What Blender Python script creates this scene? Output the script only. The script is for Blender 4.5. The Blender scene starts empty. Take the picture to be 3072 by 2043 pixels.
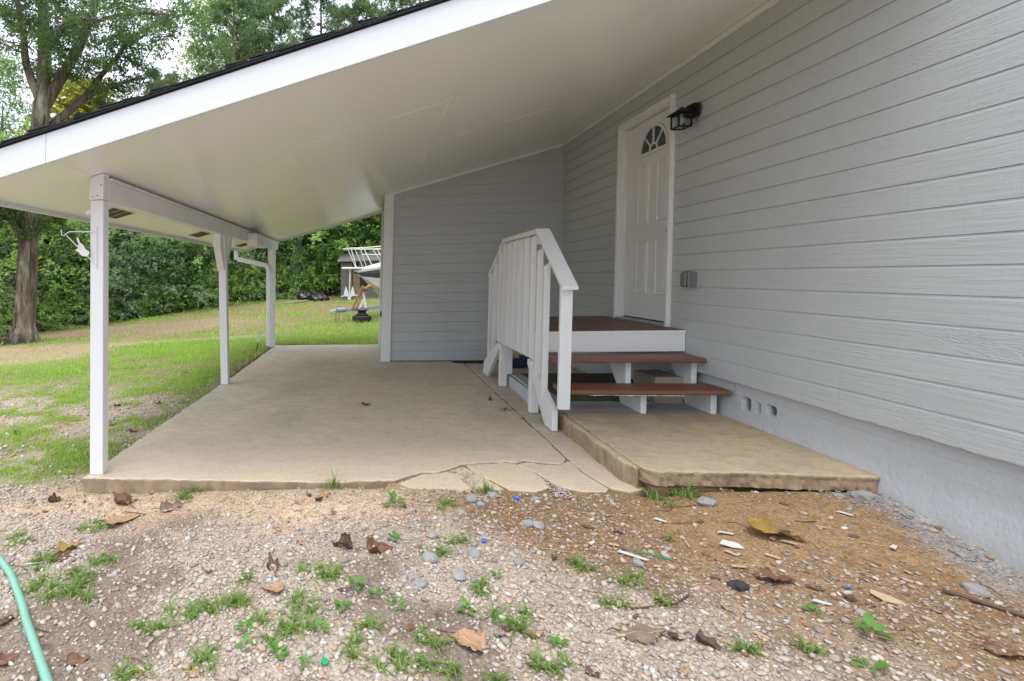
import bpy, bmesh, math, random
import numpy as np
from mathutils import Vector, Matrix
random.seed(7); RNG = np.random.default_rng(11)
S = bpy.context.scene; COL = S.collection
R = math.radians
# ------------------------------------------------------------------ camera, sky, sun, exposure
EYE = 1.294
cd = bpy.data.cameras.new('camera'); cam = bpy.data.objects.new('camera', cd); COL.objects.link(cam)
cd.sensor_width = 36.0; cd.lens = 17.93; cd.shift_x = 0.2015; cd.shift_y = -0.0627
cd.clip_start = 0.05; cd.clip_end = 900
cam.location = (0, 0, EYE); cam.rotation_euler = (R(90), 0, R(7.19)); S.camera = cam
SUN_EL, SUN_AZ = 72, 196            # degrees: high, behind and a little left of the camera
w = bpy.data.worlds.new('World'); S.world = w; w.use_nodes = True
nt = w.node_tree; nt.nodes.clear()
sky = nt.nodes.new('ShaderNodeTexSky'); sky.sky_type = 'NISHITA'; sky.sun_disc = False
sky.sun_elevation = R(SUN_EL); sky.sun_rotation = R(SUN_AZ); sky.dust_density = 3.0; sky.air_density = 1.0
bg = nt.nodes.new('ShaderNodeBackground'); bg.inputs[1].default_value = 0.13
out = nt.nodes.new('ShaderNodeOutputWorld')
tc = nt.nodes.new('ShaderNodeTexCoord'); nz = nt.nodes.new('ShaderNodeTexNoise')
nz.inputs['Scale'].default_value = 2.2; nz.inputs['Detail'].default_value = 5
rp = nt.nodes.new('ShaderNodeValToRGB')
rp.color_ramp.elements[0].position = .3; rp.color_ramp.elements[0].color = (8.0, 8.75, 10.0, 1)
rp.color_ramp.elements[1].position = .75; rp.color_ramp.elements[1].color = (10.2, 10.8, 11.8, 1)
mx = nt.nodes.new('ShaderNodeMix'); mx.data_type = 'RGBA'; mx.inputs[0].default_value = .85   # thin overcast over the sky
nt.links.new(tc.outputs['Generated'], nz.inputs['Vector']); nt.links.new(nz.outputs[0], rp.inputs[0])
sx = nt.nodes.new('ShaderNodeSeparateXYZ'); nt.links.new(tc.outputs['Generated'], sx.inputs[0])
mr = nt.nodes.new('ShaderNodeMapRange'); mr.inputs[1].default_value = -.1; mr.inputs[2].default_value = 1; mr.inputs[3].default_value = .72; mr.inputs[4].default_value = 1.35   # an overcast sky is brightest overhead
nt.links.new(sx.outputs[2], mr.inputs[0])
vm = nt.nodes.new('ShaderNodeVectorMath'); vm.operation = 'SCALE'; nt.links.new(rp.outputs[0], vm.inputs[0]); nt.links.new(mr.outputs[0], vm.inputs['Scale'])
nt.links.new(sky.outputs[0], mx.inputs[6]); nt.links.new(vm.outputs[0], mx.inputs[7])
nt.links.new(mx.outputs[2], bg.inputs[0]); nt.links.new(bg.outputs[0], out.inputs[0])
sl = bpy.data.lights.new('sun', 'SUN'); sl.energy = 1.35; sl.angle = R(25); sl.color = (1.0, .96, .90)
so = bpy.data.objects.new('sun', sl); COL.objects.link(so)
so.rotation_euler = (R(90 - SUN_EL), 0, R(180 - SUN_AZ))
vs = S.view_settings; vs.view_transform = 'Standard'; vs.look = 'None'; vs.gamma = 1.0; vs.exposure = 0.64
vs.use_curve_mapping = False
try:
    S.cycles.max_bounces = 6; S.cycles.diffuse_bounces = 4; S.cycles.glossy_bounces = 2; S.cycles.transparent_max_bounces = 4
    S.cycles.sample_clamp_indirect = 6.0
except Exception: pass

# ------------------------------------------------------------------ materials
MATS = {}
class NB:
    """small node helper"""
    def __init__(s, name):
        s.m = bpy.data.materials.new(name); s.m.use_nodes = True; s.t = s.m.node_tree; s.n = s.t.nodes
        s.b = s.n['Principled BSDF']; s.co = s.n.new('ShaderNodeTexCoord')
    def link(s, a, b): s.t.links.new(a, b)
    def mapping(s, scale=(1,1,1), rot=(0,0,0), src=None):
        k = s.n.new('ShaderNodeMapping'); k.inputs['Scale'].default_value = scale; k.inputs['Rotation'].default_value = rot
        s.link(src or s.co.outputs['Object'], k.inputs[0]); return k.outputs[0]
    def noise(s, scale=5, detail=4, rough=.55, vec=None, dist=0):
        k = s.n.new('ShaderNodeTexNoise'); k.inputs['Scale'].default_value = scale; k.inputs['Detail'].default_value = detail
        k.inputs['Roughness'].default_value = rough; k.inputs['Distortion'].default_value = dist
        s.link(vec or s.co.outputs['Object'], k.inputs['Vector']); return k.outputs[0]
    def voronoi(s, scale=20, vec=None, feature='F1', out='Distance'):
        k = s.n.new('ShaderNodeTexVoronoi'); k.feature = feature; k.inputs['Scale'].default_value = scale
        s.link(vec or s.co.outputs['Object'], k.inputs['Vector']); return k.outputs[out]
    def ramp(s, v, stops):
        k = s.n.new('ShaderNodeValToRGB'); e = k.color_ramp.elements
        while len(e) < len(stops): e.new(.5)
        for q, (p, c) in zip(e, stops):
            q.position = p; q.color = (c, c, c, 1) if isinstance(c, (int, float)) else (*c, 1)
        s.link(v, k.inputs[0]); return k.outputs[0]
    def mix(s, f, a, b, blend='MIX'):
        k = s.n.new('ShaderNodeMix'); k.data_type = 'RGBA'; k.blend_type = blend
        for i, v in ((0, f), (6, a), (7, b)):
            sock = k.inputs[i]
            if isinstance(v, (int, float)): sock.default_value = v if i == 0 else (v, v, v, 1)
            elif isinstance(v, tuple): sock.default_value = (*v, 1)
            else: s.link(v, sock)
        return k.outputs[2]
    def math(s, op, a, b=0.0):
        k = s.n.new('ShaderNodeMath'); k.operation = op
        for i, v in ((0, a), (1, b)):
            if isinstance(v, (int, float)): k.inputs[i].default_value = v
            else: s.link(v, k.inputs[i])
        return k.outputs[0]
    def xyz(s, vec=None):
        k = s.n.new('ShaderNodeSeparateXYZ'); s.link(vec or s.co.outputs['Object'], k.inputs[0]); return k.outputs
    def rnd(s): return s.n.new('ShaderNodeObjectInfo').outputs['Random']
    def island(s): return s.n.new('ShaderNodeNewGeometry').outputs['Random Per Island']
    def bump(s, h, strength=.3, dist=.01, prev=None):
        k = s.n.new('ShaderNodeBump'); k.inputs['Strength'].default_value = strength; k.inputs['Distance'].default_value = dist
        s.link(h, k.inputs['Height'])
        if prev: s.link(prev, k.inputs['Normal'])
        return k.outputs[0]
    def done(s, col=None, rough=.6, nrm=None, spec=.4, metal=0):
        if col is not None:
            if isinstance(col, tuple): s.b.inputs['Base Color'].default_value = (*col, 1)
            else: s.link(col, s.b.inputs['Base Color'])
        if isinstance(rough, (int, float)): s.b.inputs['Roughness'].default_value = rough
        else: s.link(rough, s.b.inputs['Roughness'])
        s.b.inputs['Specular IOR Level'].default_value = spec; s.b.inputs['Metallic'].default_value = metal
        if nrm: s.link(nrm, s.b.inputs['Normal'])
        MATS[s.m.name] = s.m; return s.m

def m_siding(name, axis):
    """painted, rough sawn siding; the grain runs along one axis and shifts from board to board"""
    k = NB(name); r = k.rnd()
    add = k.n.new('ShaderNodeVectorMath'); add.operation = 'ADD'; cmb = k.n.new('ShaderNodeCombineXYZ')
    for i in range(3): k.link(k.math('MULTIPLY', r, 37.0 + 11 * i), cmb.inputs[i])
    k.link(k.co.outputs['Object'], add.inputs[0]); k.link(cmb.outputs[0], add.inputs[1])
    v = add.outputs[0]
    st = (60, 3.0, 60) if axis == 'y' else (3.0, 60, 60)
    g = k.noise(1.0, 6, .62, k.mapping(st, src=v), .6)
    kn = k.noise(1.0, 3, .5, k.mapping((9, 1.6, 9) if axis == 'y' else (1.6, 9, 9), src=v), 2.2)
    wv = k.math('SINE', k.math('MULTIPLY', kn, 62.0))
    kmask = k.ramp(k.noise(1.0, 2, .5, k.mapping((3, 1.3, 3) if axis == 'y' else (1.3, 3, 3), src=v)), [(.52, 0.0), (.68, 1.0)])
    saw = k.noise(1.0, 2, .5, k.mapping((20, 90, 6) if axis == 'y' else (90, 20, 6), src=v))
    h = k.math('ADD', k.math('MULTIPLY', g, 1.1), k.math('MULTIPLY', k.math('MULTIPLY', wv, kmask), .15))
    h = k.math('ADD', h, k.math('MULTIPLY', saw, .28))
    base = k.mix(k.noise(1.3, 4, .6, v), (.455, .478, .49), (.515, .535, .545))
    base = k.mix(k.math('MULTIPLY', r, .12), base, (.41, .43, .435))
    base = k.mix(k.ramp(g, [(.30, .22), (.48, 0.0)]), base, (.38, .395, .40))
    base = k.mix(k.ramp(k.noise(26, 4, .8, v), [(.66, 0.0), (.76, .4)]), base, (.30, .31, .31))
    return k.done(base, .55, k.bump(h, .6, .007), .35)
m_siding('grey_siding', 'y'); m_siding('grey_siding_back', 'x')

def m_paint(name, col, var=.06, rough=.45, dirt=.25, bump=.12, gs=(14, 14, 2.5), spec=.4):
    k = NB(name); r = k.rnd()
    n = k.noise(1, 5, .6, k.mapping(gs))
    base = k.mix(k.noise(2.3, 4), col, tuple(c * (1 - var * 1.6) for c in col))
    d = k.ramp(k.noise(30, 4, .8), [(.66, 0.0), (.74, min(1, dirt*1.6))])
    base = k.mix(d, base, tuple(c * .45 for c in col))
    return k.done(base, rough, k.bump(n, bump, .004), spec)
m_paint('white_paint', (.80, .80, .80)); m_paint('white_trim', (.79, .79, .78), rough=.4, dirt=.12)
m_paint('white_fascia', (.71, .725, .755), rough=.5, dirt=.3, gs=(3, 14, 14))
m_paint('white_door', (.74, .74, .74), var=.03, rough=.4, dirt=.03, bump=.04)
m_paint('white_post', (.81, .81, .82), dirt=.35, gs=(30, 30, 3))

k = NB('soffit_paint')
n1 = k.noise(.8, 1)
k.done(k.mix(n1, (.86, .855, .81), (.89, .885, .85)), .21, k.bump(k.noise(2.2, 2), .10, .02), .5)

def m_concrete(name, a, b, stain, paint=None, soil=False):
    k = NB(name)
    big = k.noise(.9, 6, .62, dist=.6); mid = k.noise(4.5, 6, .65, k.mapping((1, 1.5, 1))); fine = k.noise(60, 4, .7)
    base = k.mix(k.ramp(big, [(.30, 0.0), (.70, 1.0)]), a, b)
    base = k.mix(k.ramp(mid, [(.46, 0.0), (.70, .50)]), base, stain)
    base = k.mix(k.ramp(k.noise(.75, 7, .6, k.mapping((1.3, .9, 1)), .8), [(.50, 0.0), (.74, .55)]), base, tuple(c * .84 for c in stain))
    base = k.mix(k.ramp(k.noise(2.1, 5, .7, dist=1.2), [(.60, 0.0), (.74, .5)]), base, tuple(c * 1.22 for c in a))
    wear = k.noise(11, 9, .78, k.mapping((1, 1.7, 1)), .4)
    base = k.mix(k.ramp(wear, [(.38, .40), (.52, 0.0)]), base, tuple(c * .80 for c in stain))
    base = k.mix(k.ramp(wear, [(.58, 0.0), (.74, .3)]), base, tuple(min(1, c * 1.2) for c in a))
    if soil:
        sx_, sy_, sz_ = k.xyz(); sm = k.ramp(k.math('ADD', sy_, k.math('MULTIPLY', k.noise(1.1, 5, .65), 3.0)), [(0.0, 0.0), (1.0, 0.0)])
        sm = k.math('MULTIPLY', k.math('SUBTRACT', 6.6, k.math('ADD', sy_, k.math('MULTIPLY', k.noise(1.1, 5, .65), 3.4))), .55); smn = k.n.new('ShaderNodeClamp'); k.link(sm, smn.inputs[0])
        base = k.mix(k.math('MULTIPLY', smn.outputs[0], .55), base, (.62, .475, .325))
    base = k.mix(k.ramp(fine, [(.32, .30), (.52, 0.0)]), base, tuple(c * .6 for c in stain))
    base = k.mix(k.ramp(k.voronoi(34), [(.03, .8), (.06, 0.0)]), base, (.62, .58, .52))
    base = k.mix(k.ramp(k.noise(15, 2, .8), [(.70, 0.0), (.76, .6)]), base, tuple(c * .45 for c in stain))
    # soil splashed on the faces near the ground
    x, y, z = k.xyz(k.n.new('ShaderNodeNewGeometry').outputs['Normal'])
    side = k.math('LESS_THAN', k.math('ABSOLUTE', z), .6)
    sc = k.mix(k.ramp(k.noise(5.5, 6, .75), [(.36, 0.0), (.64, 1.0)]), (.40, .30, .185), (.22, .15, .10))
    base = k.mix(k.math('MULTIPLY', side, .85), base, sc)
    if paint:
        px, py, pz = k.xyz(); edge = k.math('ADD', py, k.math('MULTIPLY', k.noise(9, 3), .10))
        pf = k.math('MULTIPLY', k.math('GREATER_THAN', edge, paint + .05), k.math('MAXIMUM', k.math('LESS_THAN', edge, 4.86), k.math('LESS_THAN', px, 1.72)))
        base = k.mix(k.math('MULTIPLY', k.math('GREATER_THAN', edge, 4.86), k.math('GREATER_THAN', px, 1.70)), base, (.15, .13, .108))  # shade of the space under the landing, put into the pad's colour
        base = k.mix(k.math('MULTIPLY', pf, k.ramp(k.noise(6, 4, .7), [(.30, .75), (.42, .97)])), base, (.47, .49, .51))
    h = k.math('ADD', k.math('MULTIPLY', fine, .5), k.math('MULTIPLY', mid, 1.0))
    return k.done(base, .85, k.bump(h, .35, .008), .25)
m_concrete('slab_concrete', (.66, .545, .425), (.56, .485, .395), (.39, .345, .295), soil=True)
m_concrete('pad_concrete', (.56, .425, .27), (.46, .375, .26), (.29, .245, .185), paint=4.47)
m_concrete('broken_concrete', (.50, .43, .335), (.54, .465, .365), (.40, .345, .27))

k = NB('foundation_stucco')
x, y, z = k.xyz()
n = k.noise(45, 4, .7); n2 = k.noise(6, 4)
base = k.mix(n2, (.49, .51, .53), (.54, .555, .57))
low = k.ramp(k.math('SUBTRACT', z, k.math('MULTIPLY', k.noise(5, 4), .20)), [(.0, .0), (.035, 0.0)])
base = k.mix(k.ramp(k.noise(11, 4, .7), [(.66, 0.0), (.74, .5)]), base, (.36, .35, .34))
base = k.mix(k.ramp(k.math('SUBTRACT', x, 2.0), [(.795, 0.0), (.82, 1.0)]), base, (.17, .165, .16))
splash = k.ramp(k.math('ADD', z, k.math('MULTIPLY', k.noise(7, 5, .75), -.22)), [(.0, .25), (.05, 0.0)])
base = k.mix(splash, base, (.38, .33, .27))
k.done(base, .8, k.bump(k.math('ADD', n, k.math('MULTIPLY', k.noise(16, 4, .7), .8)), .55, .010), .3)

k = NB('shingle_black')
sp = k.ramp(k.noise(260, 2, .7), [(.35, (.012, .012, .014)), (.7, (.05, .052, .058))])
k.done(sp, .9, k.bump(k.noise(240, 2), .5, .004), .25)
k = NB('dark_gap'); k.done((.012, .012, .012), .9)

def m_deck(name, a, b, axis):
    k = NB(name); r = k.rnd()
    v = k.mapping((3, 40, 40) if axis == 'x' else (40, 3, 40))
    g = k.noise(1, 6, .65, v, .5)
    base = k.mix(k.ramp(g, [(.3, 0.0), (.7, 1.0)]), a, b)
    base = k.mix(k.math('MULTIPLY', r, .25), base, tuple(c * .6 for c in a))
    base = k.mix(k.ramp(k.noise(6, 5, .75), [(.60, 0.0), (.72, .55)]), base, (.30, .20, .15))
    base = k.mix(k.ramp(k.noise(60, 3, .7), [(.72, 0.0), (.76, .8)]), base, (.42, .34, .28))
    return k.done(base, .5, k.bump(g, .35, .004), .4)
m_deck('stained_tread', (.15, .062, .036), (.24, .112, .068), 'x')
m_deck('stained_deck', (.125, .062, .040), (.19, .10, .066), 'y')

def m_plain(name, col, rough=.5, metal=0, spec=.4, var=.2, scale=30):
    k = NB(name)
    k.done(k.mix(k.noise(scale, 4, .65), tuple(c * (1 - var) for c in col), tuple(min(1, c * (1 + var)) for c in col)), rough, k.bump(k.noise(scale * 3, 3), .1, .003), spec, metal)
m_plain('lantern_black', (.009, .009, .010), .5, spec=.2); m_plain('outlet_grey', (.16, .163, .168), .45, var=.05)
m_plain('block_concrete', (.36, .32, .27), .9, var=.15); m_plain('dark_metal', (.06, .055, .05), .5, .6)
m_plain('steel_bolt', (.35, .35, .34), .4, .9); m_plain('vent_mesh', (.085, .08, .055), .8)
m_plain('tool_yellow', (.62, .42, .03), .4); m_plain('tool_blue', (.02, .06, .16), .4); m_plain('rubber_black', (.02, .02, .021), .75)
m_plain('boat_white', (.72, .72, .70), .35, var=.12, scale=6); m_plain('boat_black', (.035, .036, .036), .35, var=.4, scale=5)
m_plain('boat_hull_dull', (.58, .58, .54), .5, var=.2, scale=4)
m_plain('rail_cream', (.74, .72, .66), .35); m_plain('rust_orange', (.30, .15, .09), .8, var=.6, scale=25)
m_plain('tongue_paint', (.24, .285, .34), .6, var=.6, scale=22); m_plain('strap_yellow', (.62, .36, .05), .7)
m_plain('galvanised', (.45, .45, .44), .45, .5, var=.25); m_plain('shed_wood', (.115, .11, .10), .85, var=.5, scale=9)
m_plain('shed_brown', (.17, .12, .075), .85, var=.4, scale=9); m_plain('shed_roof', (.13, .12, .115), .8, var=.35)
m_plain('bag_black', (.015, .015, .017), .3); m_plain('log_grey', (.25, .21, .17), .9); m_plain('bulb_white', (.75, .75, .72), .25)
m_plain('cap_green', (.02, .30, .11), .35, var=.1); m_plain('scrap_blue', (.05, .16, .55), .4); m_plain('scrap_pale', (.60, .60, .56), .5)
m_plain('caulk', (.93, .91, .84), .5, var=.03); m_plain('wood_chip', (.48, .34, .21), .8, var=.3, scale=60); m_plain('twig_brown', (.13, .085, .055), .85, var=.4)
m_plain('asphalt_bit', (.035, .035, .038), .8); m_plain('rubble_grey', (.29, .28, .27), .9, var=.25, scale=40)
m_plain('hose_green', (.19, .40, .30), .42, var=.1, scale=20); m_plain('brick_tan', (.36, .24, .14), .9, var=.2, scale=25)
k = NB('glass_pane'); k.b.inputs['Transmission Weight'].default_value = 1.0; k.b.inputs['IOR'].default_value = 1.45; k.done((.9, .93, .92), .03)
k = NB('window_glass'); k.done(k.mix(k.noise(9, 2), (.035, .045, .045), (.07, .085, .085)), .06, None, .6)
# ------------------------------------------------------------------ helpers
KX, KZ = .024, .025          # the old carport leans a little to the right and its floors rise towards the house
def W(p):
    x, y, z = p
    return (x + KX * z, y, z + KZ * x + EYE)
def same(p): return (p[0], p[1], p[2])
def tag(o, label=None, cat=None, group=None, kind=None):
    if label: o['label'] = label
    if cat: o['category'] = cat
    if group: o['group'] = group
    if kind: o['kind'] = kind
    return o
def empty(name, loc, label=None, cat=None, group=None, rz=0, kind=None):
    o = bpy.data.objects.new(name, None); COL.objects.link(o); o.location = loc; o.rotation_euler = (0, 0, rz)
    o.empty_display_size = .1
    return tag(o, label, cat, group, kind)
def adopt(o, parent):
    """parent a part whose mesh is already in world coordinates"""
    if parent is None: return o
    o.parent = parent
    p = parent
    while p.parent is not None: p = p.parent
    if p.type == 'EMPTY' and parent is p:
        o.matrix_parent_inverse = (Matrix.Translation(p.location) @ p.rotation_euler.to_matrix().to_4x4()).inverted()
    return o
class MB:
    def __init__(s, f=W): s.v = []; s.f = []; s.map = f
    def add(s, vs, fs):
        n = len(s.v); s.v += [tuple(p) for p in vs]; s.f += [tuple(i + n for i in q) for q in fs]; return s
    def box(s, x0, x1, y0, y1, z0, z1):
        return s.hexa([(x0,y0,z0),(x1,y0,z0),(x1,y1,z0),(x0,y1,z0),(x0,y0,z1),(x1,y0,z1),(x1,y1,z1),(x0,y1,z1)])
    def hexa(s, p):
        return s.add(p, [(3,2,1,0),(4,5,6,7),(0,1,5,4),(1,2,6,5),(2,3,7,6),(3,0,4,7)])
    def prism(s, poly, axis, a, b):
        """polygon given in the two other axes (in order), extruded along axis from a to b"""
        def pt(q, t): return (t, q[0], q[1]) if axis == 'x' else (q[0], t, q[1]) if axis == 'y' else (q[0], q[1], t)
        n = len(poly); vs = [pt(q, a) for q in poly] + [pt(q, b) for q in poly]
        fs = [tuple(range(n)), tuple(range(2*n-1, n-1, -1))] + [(i, n+i, n+(i+1) % n, (i+1) % n) for i in range(n)]
        return s.add(vs, fs)
    def bar(s, a, b, wd, ht, up=(0,0,1)):
        a, b = Vector(a), Vector(b); d = (b - a).normalized(); u = Vector(up); sx = d.cross(u)
        if sx.length < 1e-4: sx = d.cross(Vector((1,0,0)))
        sx.normalize(); sz = sx.cross(d).normalized(); sx *= wd/2; sz *= ht/2
        return s.hexa([a-sx-sz, a+sx-sz, b+sx-sz, b-sx-sz, a-sx+sz, a+sx+sz, b+sx+sz, b-sx+sz])
    def tube(s, pts, rad, n=8, cap=True):
        P = [Vector(p) for p in pts]; rads = rad if hasattr(rad, '__len__') else [rad] * len(P)
        m = len(P); base = len(s.v); ref = None
        for i, p in enumerate(P):
            d = (P[min(i+1, m-1)] - P[max(i-1, 0)]).normalized()
            if ref is None: ref = d.orthogonal().normalized()
            ref = (ref - d * ref.dot(d)).normalized(); q = d.cross(ref)
            for k in range(n):
                a = 2*math.pi*k/n; s.v.append(tuple(p + (ref*math.cos(a) + q*math.sin(a)) * rads[i]))
        for i in range(m-1):
            for k in range(n):
                s.f.append((base+i*n+k, base+i*n+(k+1) % n, base+(i+1)*n+(k+1) % n, base+(i+1)*n+k))
        if cap: s.f += [tuple(base+k for k in range(n-1, -1, -1)), tuple(base+(m-1)*n+k for k in range(n))]
        return s
    def lathe(s, c, prof, n=24, ax='z'):
        base = len(s.v)
        for r, h in prof:
            for k in range(n):
                a = 2*math.pi*k/n; q = (r*math.cos(a), r*math.sin(a), h)
                if ax == 'x': q = (q[2], q[0], q[1])
                s.v.append((c[0]+q[0], c[1]+q[1], c[2]+q[2]))
        for i in range(len(prof)-1):
            for k in range(n): s.f.append((base+i*n+k, base+i*n+(k+1) % n, base+(i+1)*n+(k+1) % n, base+(i+1)*n+k))
        return s
    def build(s, name, mat, parent=None, bevel=0, smooth=False, fix=True):
        me = bpy.data.meshes.new(name); me.from_pydata([s.map(p) for p in s.v], [], s.f); me.update()
        if fix:
            b = bmesh.new(); b.from_mesh(me); bmesh.ops.recalc_face_normals(b, faces=b.faces)
            if bevel: bmesh.ops.bevel(b, geom=b.edges[:], offset=bevel, segments=1, affect='EDGES', clamp_overlap=True)
            b.to_mesh(me); b.free()
        me.materials.append(MATS[mat])
        if smooth: me.polygons.foreach_set('use_smooth', [True]*len(me.polygons))
        o = bpy.data.objects.new(name, me); COL.objects.link(o); return adopt(o, parent)
def B(name, mat, parent, x0, x1, y0, y1, z0, z1, bevel=.002, f=W):
    return MB(f).box(x0, x1, y0, y1, z0, z1).build(name, mat, parent, bevel)
def np_mesh(name, V, F, mat, parent=None, smooth=False):
    V = np.asarray(V, np.float32); F = np.asarray(F, np.int32); k = F.shape[1]
    me = bpy.data.meshes.new(name); me.vertices.add(len(V)); me.vertices.foreach_set('co', V.ravel())
    me.loops.add(F.size); me.loops.foreach_set('vertex_index', F.ravel())
    me.polygons.add(len(F)); me.polygons.foreach_set('loop_start', np.arange(0, F.size, k, dtype=np.int32))
    me.polygons.foreach_set('loop_total', np.full(len(F), k, np.int32))
    if smooth: me.polygons.foreach_set('use_smooth', np.ones(len(F), bool))
    me.update(calc_edges=True); me.validate()
    if mat: me.materials.append(MATS[mat])
    o = bpy.data.objects.new(name, me); COL.objects.link(o); return adopt(o, parent)
def _h(ix, iy, seed):
    n = (ix.astype(np.int64)*374761393 + iy.astype(np.int64)*668265263 + seed*974711) & 0x7fffffff
    n = (n ^ (n >> 13)) * 1274126177 & 0x7fffffff
    return ((n ^ (n >> 16)) & 0xffff) / 65535.0
def vnoise(x, y, sc=1.0, oct=4, seed=0):
    x = np.asarray(x, float) * sc; y = np.asarray(y, float) * sc; r = 0; a = 1; t = 0
    for o in range(oct):
        ix, iy = np.floor(x), np.floor(y); fx, fy = x-ix, y-iy; fx = fx*fx*(3-2*fx); fy = fy*fy*(3-2*fy)
        r = r + a*((_h(ix,iy,seed+o)*(1-fx)+_h(ix+1,iy,seed+o)*fx)*(1-fy) + (_h(ix,iy+1,seed+o)*(1-fx)+_h(ix+1,iy+1,seed+o)*fx)*fy)
        t += a; a *= .5; x = x*2.03+11; y = y*2.03+7
    return r/t
def sstep(a, b, t): t = np.clip((t-a)/(b-a), 0, 1); return t*t*(3-2*t)

# ------------------------------------------------------------------ ground shape
CP = np.array([(-1.95,3.1,-.155),(-1.0,3.1,-.085),(-.2,3.12,-.022),(.3,3.1,-.003),(.9,3.1,.006),(1.5,3.05,.01),(2.0,3.0,.085),(2.75,3.05,.115),(2.75,2.5,.045),(2.75,1.9,.0),(2.75,1.0,-.03),
 (1.5,2.4,-.01),(0,2.4,-.05),(-1.5,2.4,-.135),(-3,2.4,-.2),(1.5,1.5,-.05),(0,1.5,-.09),(-1.5,1.5,-.15),(-3,1.5,-.21),
 (-2.1,4.5,-.10),(-2.1,6,-.085),(-2.1,8,-.065),(-2,9.5,-.045),(-4,5,-.16),(-4,8,-.14),(-6,8,-.2),(-1,10,-.02),(.5,10.2,.01),(-6,4,-.25),
 (-8.2,11.2,-.30),(-11.1,20,-.66),(-7.2,21,-.07),(-4.3,21,.30),(-1.5,21,.41),(5,20,.75),(10,20,1.0),(-20,20,-1.2),(-.4,12.9,.147),(3,13,.3),(-9,14,-.38),(-16,12,-.7),
 (-12,40,-.2),(10,40,2.0),(-40,40,-1),(40,40,2.5),(-40,5,-1.2),(40,5,.5),(-40,-30,-.6),(40,-30,0),(0,-8,-.2),(0,-30,-.3),(0,90,1.2),(-90,90,0),(90,90,2.5)], float)
def _solve():
    d = np.linalg.norm(CP[:,None,:2]-CP[None,:,:2], axis=2); n = len(CP)
    A = np.zeros((n+3,n+3)); A[:n,:n] = d; A[:n,n] = 1; A[:n,n+1:] = CP[:,:2]; A[n,:n] = 1; A[n+1:,:n] = CP[:,:2].T
    return np.linalg.solve(A, np.r_[CP[:,2],0,0,0])
_cf = _solve()
def G(x, y, rough=True):
    x = np.asarray(x, float); y = np.asarray(y, float); sh = np.broadcast(x, y).shape
    xf = np.broadcast_to(x, sh).ravel(); yf = np.broadcast_to(y, sh).ravel(); o = np.empty(len(xf))
    for i in range(0, len(xf), 40000):
        q = np.stack([xf[i:i+40000], yf[i:i+40000]], 1)
        d = np.linalg.norm(q[:,None]-CP[None,:,:2], axis=2)
        o[i:i+40000] = d @ _cf[:-3] + _cf[-3] + q @ _cf[-2:]
    o = o.reshape(sh); far = np.hypot(x, y-5)
    if rough:
        o = o + (vnoise(x, y, 3.0, 4, 3)-.5)*.035*np.clip(1-far/60, 0, 1) + (vnoise(x, y, 22, 3, 5)-.5)*.012*(far < 9) + (vnoise(x, y, .35, 3, 9)-.5)*.25*sstep(7, 20, far)
    return o
def g(x, y): return float(G(np.array([x]), np.array([y]))[0])
# ------------------------------------------------------------------ concrete slabs
XW, YB = 2.745, 7.795            # house wall plane, store room wall plane
ZS, ZP = -1.294, -1.16           # carport slab, step pad (heights from eye level)
def rough_slab(name, poly, zt, zb, mat, parent=None, jit=.006, seg=.05, rnd=.012, seed=1, under=0.0, grow=0.0, wav=0.0):
    rs = np.random.default_rng(seed); pts = []
    for i in range(len(poly)):
        a, b = np.array(poly[i], float), np.array(poly[(i+1) % len(poly)], float)
        n = max(1, int(np.linalg.norm(b-a)/seg))
        for k in range(n): pts.append(a + (b-a)*k/n)
    P = np.array(pts); n = len(P)
    area = np.sum(P[:,0]*np.roll(P[:,1],-1)-np.roll(P[:,0],-1)*P[:,1])
    if area < 0: P = P[::-1].copy()
    t = np.roll(P,-1,0)-np.roll(P,1,0); t /= np.linalg.norm(t,axis=1)[:,None]+1e-9; nrm = np.stack([t[:,1],-t[:,0]],1)
    sq = np.arange(n)*seg; j = (rs.random(n)-.5)*.8*jit + (vnoise(sq, sq*0+seed, 9, 3, seed)-.5)*4*jit; wv_ = (vnoise(sq, sq*0+seed+9, 6, 4, seed)-.5)*2*wav
    P = P + nrm*(j+grow)[:,None]
    rings = [(P - nrm*(rnd+.004+rs.random(n)[:,None]*rnd*.6), zt+np.zeros(n)), (P - nrm*rnd*.3, zt-rnd*.45-rs.random(n)*rnd*.4), (P, zt-rnd-rs.random(n)*rnd),
             (P - nrm*(rs.random(n)*.012*min(1,jit*150))[:,None], zt*.62+zb*.38+(rs.random(n)-.5)*.01), (P - nrm*(rs.random(n)*.014*min(1,jit*150))[:,None], zt*.3+zb*.7+wv_*.6+(rs.random(n)-.5)*.01), (P - nrm*(under + rs.random(n)[:,None]*.01), zb+wv_+(rs.random(n)-.5)*.008)]
    m = MB(); 
    for q, z in rings: m.v += [(a[0],a[1],zz) for a, zz in zip(q, z)]
    L = len(rings)
    for r in range(L-1):
        for i in range(n): m.f.append((r*n+i, (r+1)*n+i, (r+1)*n+(i+1) % n, r*n+(i+1) % n))
    m.f.append(tuple(range(n))); m.f.append(tuple((L-1)*n+i for i in range(n-1,-1,-1)))
    return m.build(name, mat, parent)
CR = [(.185,3.275),(.36,3.41),(.46,3.43),(.545,3.475),(.665,3.58),(.78,3.62),(.95,3.645),(1.02,3.625),(1.09,3.665),(1.20,3.625),(1.31,3.625),(1.375,3.70),(1.385,3.735)]   # the big crack
slab = rough_slab('carport_slab', [(-1.87,3.185),(-.9,3.20),(-.2,3.215)] + CR + [(1.385,9.77),(-1.79,9.77),(-1.80,6.5)], ZS, ZS-.32, 'slab_concrete', None, .007, .03, .008, 2)
tag(slab, kind='structure')
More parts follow.
